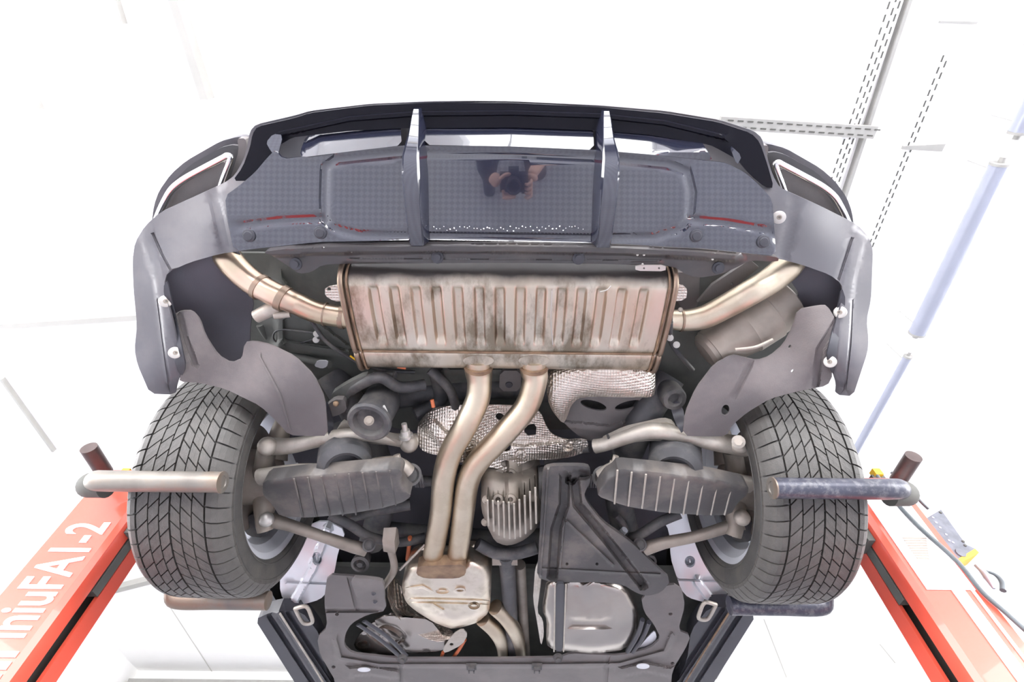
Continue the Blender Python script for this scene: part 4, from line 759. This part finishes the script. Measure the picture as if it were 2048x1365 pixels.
# ================================================================== wheel lift
def column(side, label, text):
    cx = X0+side*1.40; t = empty('lift_column', (cx, 1.62, FLOOR)); tag(t, label, 'vehicle lift', 'red mobile lift columns')
    y0, y1 = 1.50, 1.66; xi, xo = X0+side*1.285, X0+side*1.50; zt = 1.23; zb = FLOOR+.12
    mb = MB(); e = .022
    # C-shaped post: rear face, two inboard lips with a slot between, outer web
    def post(poly, nm, m): return MB().prism([(X0+side*a, b, zb) for a, b in poly], (0, 0, zt-zb)).build(nm, m, t, 30)
    post([(1.31, 1.50), (1.50, 1.50), (1.50, 1.512), (1.31, 1.512)], 'rear_face', M['red'])
    post([(1.285, 1.525), (1.29, 1.508), (1.31, 1.50), (1.315, 1.512), (1.30, 1.52), (1.297, 1.555), (1.285, 1.555)], 'inboard_lip', M['red'])
    post([(1.285, 1.60), (1.297, 1.60), (1.30, 1.655), (1.50, 1.655), (1.50, 1.67), (1.30, 1.67), (1.287, 1.66)], 'front_lip', M['red'])
    post([(1.49, 1.51), (1.50, 1.51), (1.50, 1.66), (1.49, 1.66)], 'outer_web', M['red'])
    post([(1.335, 1.515), (1.345, 1.515), (1.345, 1.65), (1.335, 1.65)], 'screw_cover', M['slot'])
    MB().bbox((xi-side*.02, 1.35, FLOOR), (xo, 2.4, FLOOR+.12)).build('base_leg', M['red'], t)
    # carriage and forks
    car_ = MB(); car_.bbox((X0+side*1.26, 1.52, .98), (X0+side*1.283, 1.60, 1.15)); car_.bbox((X0+side*1.283, 1.562, .80), (X0+side*1.333, 1.594, 1.2))
    cg = car_.build('carriage', M['slot'], t)
    fm = M['fork'] if side < 0 else M['forkblk']
    xin, xout = X0+side*(.735 if side < 0 else .735), X0+side*1.07
    ry, rz = YA-.405*math.sin(math.radians(49)), ZA-.405*math.cos(math.radians(49)); fy, fz = YA+.405*math.sin(math.radians(50)), ZA-.418*math.cos(math.radians(50))
    MB().tube([(xin, ry, rz), (X0+side*.9, ry, rz), (X0+side*1.03, ry, rz), (X0+side*1.08, ry+.012, rz+.01), (X0+side*1.10, ry+.05, rz+.035), (X0+side*1.25, ry+.2, rz+.155), (X0+side*1.40, ry+.36, rz+.28)], .0275, 24, True, 6).build('fork', fm, cg, 60)
    MB().tube([(X0+side*1.06, ry+.03, rz+.01), (X0+side*1.108, ry+.036, rz+.015), (X0+side*1.135, ry+.07, rz+.04)], .034, 20, True, 3).build('fork_sleeve', M['slot'], cg, 60)
    MB().lathe((xin, ry, rz), (-side, 0, 0), [(0, .029), (.004, .029), (.004, .018), (.001, .017), (.001, 0)], 24).build('fork_cap', M['fork'], cg)
    MB().tube([(X0+side*.78, fy, fz), (X0+side*.95, fy, fz), (X0+side*1.08, fy, fz), (X0+side*1.105, fy-.01, fz+.02), (X0+side*1.12, fy-.04, fz+.08), (X0+side*1.265, 1.56, 1.06)], .030, 24, True, 6).build('fork', fm, cg, 60)
    MB().tube([(X0+side*1.49, 1.36, 1.215), (X0+side*1.49, 1.49, 1.21)], .027, 20, True, 1).build('handle_peg', M['peg'], t)
    return t, xi, xo
colL, _, _ = column(-1, 'red lift column with white lettering, left of the car', True)
colR, _, _ = column(1, 'red lift column with a white information sticker, right of the car', False)
def text_obj(name, body, h, loc, rot, m, parent, ext=.0015, align='LEFT', sx=1, shear=0):
    cu = bpy.data.curves.new(name, 'FONT'); cu.body = body; cu.size = h; cu.extrude = ext; cu.align_x = align; cu.shear = shear; cu.offset = .003
    o = bpy.data.objects.new(name, cu); C.objects.link(o); cu.materials.append(m)
    Mx = Matrix.Translation(Vector(loc)) @ rot.to_4x4() @ Matrix.Diagonal((sx, 1, 1, 1))
    dg = bpy.context.evaluated_depsgraph_get(); me = bpy.data.meshes.new_from_object(o.evaluated_get(dg)); bpy.data.objects.remove(o)
    vs = [Mx @ v.co for v in me.vertices]; return mesh_obj(name, vs, [tuple(p.vertices) for p in me.polygons], m, parent, 30)
# letters run up the rear face of the left column, their tops outward
rotL = Matrix(((0, -1, 0), (0, 0, -1), (1, 0, 0)))   # text x -> world z, text y -> world -x, normal -> -y
text_obj('lettering', 'iniuFA1-2', .185, (X0-1.335, 1.4985, .63), rotL, M['white'], colL, sx=.52)
rw = MB()
for k, (za, zb) in enumerate(((.30, .345), (.355, .375), (.385, .40))): rw.bbox((X0-1.315, 1.4965, za+.20), (X0-1.49, 1.4995, zb+.20))
rw.build('sticker_band', M['white'], colL)
stk = MB().bbox((X0+1.325, 1.4965, .80), (X0+1.475, 1.4995, 1.16)).build('information_sticker', M['white'], colR)
for i in range(9): MB().bbox((X0+1.36, 1.495, .90+i*.009), (X0+1.40+.005*i, 1.4966, .905+i*.009)).build('print_line', M['aludk'], stk)
MB().bbox((X0+1.40, 1.4962, FLOOR+.3), (X0+1.44, 1.4996, .80)).build('white_stripe', M['white'], colR)
wst = MB().bbox((X0+1.46, 1.4968, FLOOR+.3), (X0+1.47, 1.4995, 1.2)).build('gloss_stripe', M['white'], colR)
# pendant control box, strap and cables on the right column
def at(px, py, y): return Py(px, py, y)
BY = 1.56
bp = [at(1845, 1042, BY), at(1882, 1020, BY), at(1932, 1090, BY), at(1950, 1098, BY), at(1914, 1120, BY), at(1898, 1106, BY)]
cb = MB().prism(bp, (0, .07, 0)).build('control_box', M['box'], None, 20)
tag(cb, 'dark grey control box with an orange end beside the right column', 'control box')
MB().prism([at(1950, 1098, BY-.002), at(1958, 1106, BY-.002), at(1920, 1127, BY-.002), at(1914, 1120, BY-.002)], (0, .075, 0)).build('orange_end', M['yellow'], cb)
disc('box_button', at(1921, 1107, BY), (0, -1, 0), [(0, .016), (.004, .015), (.004, 0)], M['box'], cb)
for (a, b) in ((1851, 1043), (1881, 1026), (1926, 1084), (1856, 1050), (1930, 1092)): disc('box_screw', at(a, b, BY), (0, -1, 0), [(0, .005), (.003, .004), (.003, 0)], M['slot'], cb, 12)
for i, (a, b) in enumerate(((1866, 1036), (1872, 1046), (1880, 1056), (1892, 1070), (1898, 1082), (1906, 1086))): disc('symbol', at(a, b, BY), (0, -1, 0), [(0, .005), (.0015, .0045), (.0015, 0)], M['tubelamp'], cb, 6)
MB().tube([at(1755, 952, 1.52), at(1775, 985, 1.50), at(1815, 1030, 1.49), at(1850, 1065, 1.49), at(1890, 1100, 1.49), at(1925, 1135, 1.49), at(1965, 1185, 1.49), at(2010, 1225, 1.49), at(2060, 1270, 1.49)], .0065, 8).build('power_cable', M['cable'], None, 60)
tag(bpy.data.objects['power_cable'], 'long grey cable running down the right red column', 'cable')
MB().tube([at(1782, 945, 1.52), at(1815, 970, 1.53), at(1838, 1000, 1.55), at(1856, 1018, 1.57)], .005, 8).build('power_cable', M['cable'], None, 60)
tag(bpy.data.objects['power_cable.001'], 'short thin cable between handle peg and control box', 'cable')
MB().tube([at(1952, 1130, 1.6), at(1962, 1140, 1.6), at(1975, 1155, 1.6), at(1988, 1178, 1.6)], [.008, .008, .012, .004], 8).build('hanging_strap', M['tubelamp'], colR, 60)
MB().tube([at(1968, 1142, 1.6), at(1990, 1150, 1.6), at(2004, 1165, 1.6), at(2006, 1182, 1.6)], [.003, .005, .008, .009], 8).build('hanging_strap', M['cable'], colR, 60)
MB().prism([at(2010, 1252, 1.6), at(2020, 1256, 1.6), at(2060, 1300, 1.6), at(2048, 1306, 1.6)], (0, .03, 0)).build('switch_housing', M['box'], colR)
for s, a in ((colL, at(252, 948, 1.6)), (colR, at(1753, 948, 1.6))):
    MB().box(a, (.03, .03, .03)).build('yellow_stop', M['yellow'], s)
    MB().box(a+Vector((0, .02, -.02)), (.05, .04, .03)).build('stop_bracket', M['slot'], s)
# ================================================================== ceiling and far fittings
def seg(a, b, ha, hb, z, th, name, m, label, cat, group=None, slots=0):
    A_ = P(a[0], a[1], z); B_ = P(b[0], b[1], z); d = (B_-A_).normalized(); s_ = d.cross(Vector((0, 0, 1))).normalized()
    root = MB().prism([A_-s_*ha, A_+s_*ha, B_+s_*hb, B_-s_*hb], (0, 0, th)).build(name, m); tag(root, label, cat, group)
    if slots:
        mb = MB(); L = (B_-A_).length; n = int(L/.075)
        for i in range(n):
            c = A_+d*((i+.5)*L/n)
            for o in ((-.55, .0), (.1, .5), (.62, 0)) if slots > 2 else ((-.5, 0), (.5, .5)):
                cc = c+s_*ha*o[0]+d*(o[1]*L/n)-Vector((0, 0, .004)); q = d*.022; w = s_*.005
                mb.prism([cc-q-w, cc-q+w, cc+q+w, cc+q-w], (0, 0, .003))
        g = mb.build('slots', M['slot'], root); tag(g, kind='stuff')
    return root
seg((1800, -30), (1650, 420), .06, .06, 4.14, .06, 'cable_tray', M['wall'], 'perforated galvanised tray under the ceiling, right of bumper', 'cable tray', slots=3)
seg((1832, -30), (1690, 400), .012, .012, 4.14, .06, 'ceiling_rail', M['rail'], 'narrow galvanised rail beside the perforated tray', 'rail')
seg((1440, 246), (1752, 266), .045, .045, 4.085, .04, 'cable_tray', M['rail'], 'grey perforated cross tray ending at the right rail', 'cable tray', slots=2)
seg((1894, 105), (1742, 490), .035, .035, 4.15, .05, 'cable_tray', M['wall'], 'slim white perforated tray nearest the tube lamps', 'cable tray', slots=2)
seg((1806, 296), (1888, 296), .012, .03, 4.13, .02, 'ceiling_bracket', M['rail'], 'small grey bracket crossing the slim tray', 'bracket')
seg((1880, 44), (1955, 46), .006, .008, 4.185, .015, 'wall_hook', M['rail'], 'thin dark rod with clips near top right', 'rod')
for i, (a, b, r, lab) in enumerate((((2000, 330), (1835, 665), .068, 'long cylindrical tube lamp hanging above the right side'), ((2130, 80), (2040, 262), .068, 'tube lamp cut off by the right edge of the frame'), ((1815, 715), (1690, 940), .037, 'thin tube lamp section nearest the right wheel'))):
    A_ = P(*a, 3.9); B_ = P(*b, 3.9); d = (B_-A_).normalized()
    root = MB().tube([A_, B_], r, 24, True, 1).build('tube_lamp', M['tubelamp']); tag(root, lab, 'lamp', 'tube lamps in a row')
    for q, s in ((A_, -1), (B_, 1)):
        MB().tube([q-d*s*.05, q-d*s*.05+Vector((0, 0, .3))], .004, 6, True, 1).build('hanger', M['rail'], root)
        MB().tube([q, q+d*s*.02], r*1.04, 24, True, 1).tube([q+d*s*.02, q+d*s*.06], r*.35, 12, True, 1).build('end_cap', M['rail'], root)
seg((338, -20), (408, 200), .03, .03, 4.1, .1, 'ceiling_rail', M['seam'], 'pale beam under the ceiling, left of the bumper', 'rail')
seg((226, -10), (244, 48), .008, .008, 4.15, .05, 'ceiling_rail', M['seam'], 'faint thin strip at the top left', 'rail')
seg((0, 655), (280, 636), .03, .03, 4.1, .1, 'ceiling_rail', M['seam'], 'pale cross beam behind the left bumper corner', 'rail')
seg((0, 214), (65, 214), .03, .03, 4.1, .1, 'ceiling_rail', M['seam'], 'short pale cross beam at the left edge', 'rail')
seg((185, 1195), (420, 1135), .05, .05, 4.1, .1, 'ceiling_rail', M['seam'], 'pale beam seen between left column and tyre', 'rail')
seg((0, 760), (105, 905), .012, .012, 4.15, .05, 'ceiling_rail', M['seam'], 'thin pale diagonal strip left of left handle peg', 'rail')
seg((1505, 1225), (1395, 1420), .04, .04, 4.15, .05, 'ceiling_rail', M['rail'], 'grey beam under the ceiling beside right sill', 'rail')
for a, b in (((1528, 1240), (1590, 1400)), ((1760, 1290), (1850, 1400)), ((330, 1200), (460, 1400)), ((0, 1160), (60, 1220))):
    st('trim_1', MB().prism([P(a[0]-1, a[1], CEIL-.005), P(a[0]+1, a[1], CEIL-.005), P(b[0]+1, b[1], CEIL-.005), P(b[0]-1, b[1], CEIL-.005)], (0, 0, .004)), M['trim'])
tag(MB().bbox((-7.4, 11.0, 3.55), (-2.6, 11.25, 3.95)).build('wall_duct', M['rail']), 'grey horizontal duct across the far wall at lower left', 'duct')
sp = at(1890, 1338, 4.5)
tag(MB().lathe(sp, (0, -1, -.3), [(-.1, .07), (0, .08), (.02, .085), (.02, .06), (.0, .05), (0, 0)], 24).build('ceiling_spotlight', M['rail']), 'small round grey fitting below right red column', 'lamp')

# ================================================================== things behind the camera, seen mirrored in the bumper
cabs = []
for i, (x, w, h, m, lab) in enumerate(((-3.6, 1.0, .95, 'red', 'red tool cabinet far behind, leftmost'), (-2.3, .9, 1.0, 'red', 'red tool cabinet beside the low black workbench'), (1.0, 1.2, .9, 'box', 'dark grey tool cabinet right of the workbench'), (2.4, .9, 1.05, 'red', 'red tool cabinet between grey ones'), (3.7, 1.2, 1.1, 'box', 'tall dark grey tool cabinet at far right'))):
    t = empty('tool_cabinet', (x, -4.6, FLOOR)); tag(t, lab, 'cabinet', 'tool cabinets at the back')
    MB().bbox((x-w/2, -4.85, FLOOR+.08), (x+w/2, -4.35, FLOOR+h)).build('body', M[m], t)
    for k in range(4): 
        dz = (h-.14)/4; dr = MB().bbox((x-w/2+.03, -4.35, FLOOR+.11+k*dz), (x+w/2-.03, -4.335, FLOOR+.09+(k+1)*dz)).build('drawer', M[m], t)
        MB().bbox((x-w/2+.1, -4.335, FLOOR+.05+(k+1)*dz), (x+w/2-.1, -4.315, FLOOR+.065+(k+1)*dz)).build('handle', M['alu'], dr)
    for a in (-1, 1):
        for b in (-4.8, -4.4): MB().lathe((x+a*(w/2-.08), b, FLOOR+.04), (1, 0, 0), [(-.015, .04), (.015, .04)], 14).build('castor', M['dark'], t)
t = empty('workbench', (-.6, -4.6, FLOOR)); tag(t, 'long low black workbench with steel top', 'workbench')
MB().bbox((-1.7, -4.9, FLOOR+.85), (.3, -4.3, FLOOR+.9)).build('worktop', M['alu'], t)
for x in (-1.65, .25):
    for y in (-4.85, -4.35): MB().bbox((x-.03, y-.03, FLOOR), (x+.03, y+.03, FLOOR+.85)).build('leg', M['dark'], t)
MB().bbox((-1.62, -4.85, FLOOR+.25), (.22, -4.35, FLOOR+.28)).build('shelf', M['dark'], t)
# photographer: kneeling figure holding the camera at the lens position
def skin_fig(name, pts, edges, radii, m, parent, lv=2):
    me = bpy.data.meshes.new(name); o0 = Vector(pts[0]); me.from_pydata([Vector(p)-o0 for p in pts], edges, []); o = bpy.data.objects.new(name, me); C.objects.link(o)
    k = o.modifiers.new('skin', 'SKIN')
    for v, rr in zip(me.skin_vertices[0].data, radii): v.radius = (rr, rr) if not isinstance(rr, tuple) else rr
    me.skin_vertices[0].data[0].use_root = True
    k.use_smooth_shade = True; u = o.modifiers.new('sub', 'SUBSURF'); u.levels = lv; u.render_levels = lv
    dg = bpy.context.evaluated_depsgraph_get(); me2 = bpy.data.meshes.new_from_object(o.evaluated_get(dg)); bpy.data.objects.remove(o)
    me2.materials.clear(); me2.materials.append(m); me2.shade_smooth()
    o = bpy.data.objects.new(name, me2); C.objects.link(o); W[o.name] = o0; o.location = o0-(W[parent.name] if parent else Vector()); o.parent = parent; return o
per = empty('person', (0, -.72, FLOOR)); tag(per, 'kneeling person in dark clothes holding a camera, mirrored in the bumper', 'person')
B = [(0, -.78, -.68), (0, -.80, -.50), (0, -.78, -.28), (0, -.74, -.14), (-.19, -.72, -.17), (-.34, -.60, -.36), (-.22, -.34, -.27), (-.125, -.15, -.13), (.19, -.72, -.17), (.33, -.58, -.36), (.22, -.36, -.26),
     (-.10, -.76, -.74), (-.17, -.38, -.70), (-.17, -.42, -1.08), (-.17, -.30, -1.11), (.10, -.76, -.76), (.16, -.42, -1.07), (.16, -.84, -1.08), (.16, -.98, -1.09), (0, -.72, -.05)]
E_ = [(0, 1), (1, 2), (2, 3), (3, 4), (4, 5), (5, 6), (6, 7), (3, 8), (8, 9), (9, 10), (0, 11), (11, 12), (12, 13), (13, 14), (0, 15), (15, 16), (16, 17), (17, 18), (3, 19)]
Rr = [.14, .14, .15, .10, .075, .058, .048, .042, .075, .058, .048, .10, .075, .05, .04, .10, .075, .055, .045, .055]
skin_fig('body', B, E_, Rr, M['sleeve'], per)
hd = MB(); hc = Vector((0, -.68, .07)); vs = []
hd.lathe(hc, (0, .25, 1), [(-.125, .0), (-.12, .035), (-.09, .058), (-.04, .074), (.02, .080), (.07, .074), (.105, .05), (.12, .0)], 24)
h = hd.build('head', M['skin'], per, 80)
MB().lathe(hc+Vector((0, -.015, .012)), (0, -.15, 1), [(-.05, .076), (.02, .085), (.075, .078), (.115, .052), (.13, 0)], 24).build('hair', M['sleeve'], h, 80)
MB().tube([hc+Vector((0, .075, .03)), hc+Vector((0, .098, -.01)), hc+Vector((0, .082, -.02))], [.008, .012, .009], 10).build('nose', M['skin'], h, 80)
for sx in (-1, 1):
    MB().lathe(hc+Vector((sx*.03, .072, .02)), (0, 1, .1), [(-.004, .011), (.004, .008), (.006, 0)], 12).build('eye', M['camblk'], h)
    MB().lathe(hc+Vector((sx*.078, 0, 0)), (sx, 0, 0), [(0, .022), (.008, .026), (.012, 0)], 12).build('ear', M['skin'], h)
MB().tube([hc+Vector((-.02, .068, -.055)), hc+Vector((0, .074, -.056)), hc+Vector((.02, .068, -.055))], .005, 8).build('mouth', M['pipe_red'], h, 80)
# forearm and hands; view frame: x right, u image-up, f forward
def V(x, u, f): return _R*x+_U*u+_F*f
fr = skin_fig('forearm', [(.22, -.36, -.26), tuple((Vector((.22, -.36, -.26))+V(.085, .03, -.10))/2), tuple(V(.085, .03, -.10))], [(0, 1), (1, 2)], [.044, .037, .028], M['skin'], per)
def hand(wrist, palm, fingers, thumb):
    skin_fig('hand', [wrist, palm], [(0, 1)], [(.030, .024), (.042, .022)], M['skin'], per)
    for ch, rr in list(fingers)+[thumb]: skin_fig('finger', ch, [(i, i+1) for i in range(len(ch)-1)], [rr]*(len(ch)-1)+[rr*.85], M['skin'], per, 1)
lw, lp = V(-.115, .03, -.11), V(-.062, -.005, -.085)
hand(lw, lp, [([V(-.055, -.02-.012*i, -.10+.018*i), V(-.045, -.050-.004*i, -.10+.02*i), V(-.012, -.058, -.10+.02*i), V(.012, -.052, -.098+.02*i)], .0095) for i in range(4)], ([V(-.07, .015, -.085), V(-.045, .04, -.08), V(-.012, .048, -.075)], .011))
rw, rp = V(.095, .045, -.11), V(.085, .0, -.10)
hand(rw, rp, [([V(.085, .018-.019*i, -.085), V(.085, .010-.022*i, -.052), V(.066, .004-.022*i, -.040), V(.056, .002-.021*i, -.062)], .0092) for i in range(4)], ([V(.085, .025, -.115), V(.06, .03, -.135), V(.035, .02, -.138)], .0105))
cmb = MB(); Rm = Matrix((_R, _U, _F)).transposed()
cmb.box(V(.0, 0, -.105), (.135, .09, .045), Rm); cmb.box(V(0, .055, -.10), (.05, .03, .05), Rm); cmb.box(V(.055, 0, -.09), (.03, .09, .06), Rm)
cbody = cmb.build('camera_body', M['camblk']); tag(cbody, 'black camera held by the kneeling person', 'camera')
MB().lathe(V(0, 0, -.085), _F, [(0, .034), (.02, .036), (.022, .034), (.05, .037), (.07, .038), (.073, .033), (.06, .028), (.058, 0)], 36).build('lens', M['camblk'], cbody, 30)
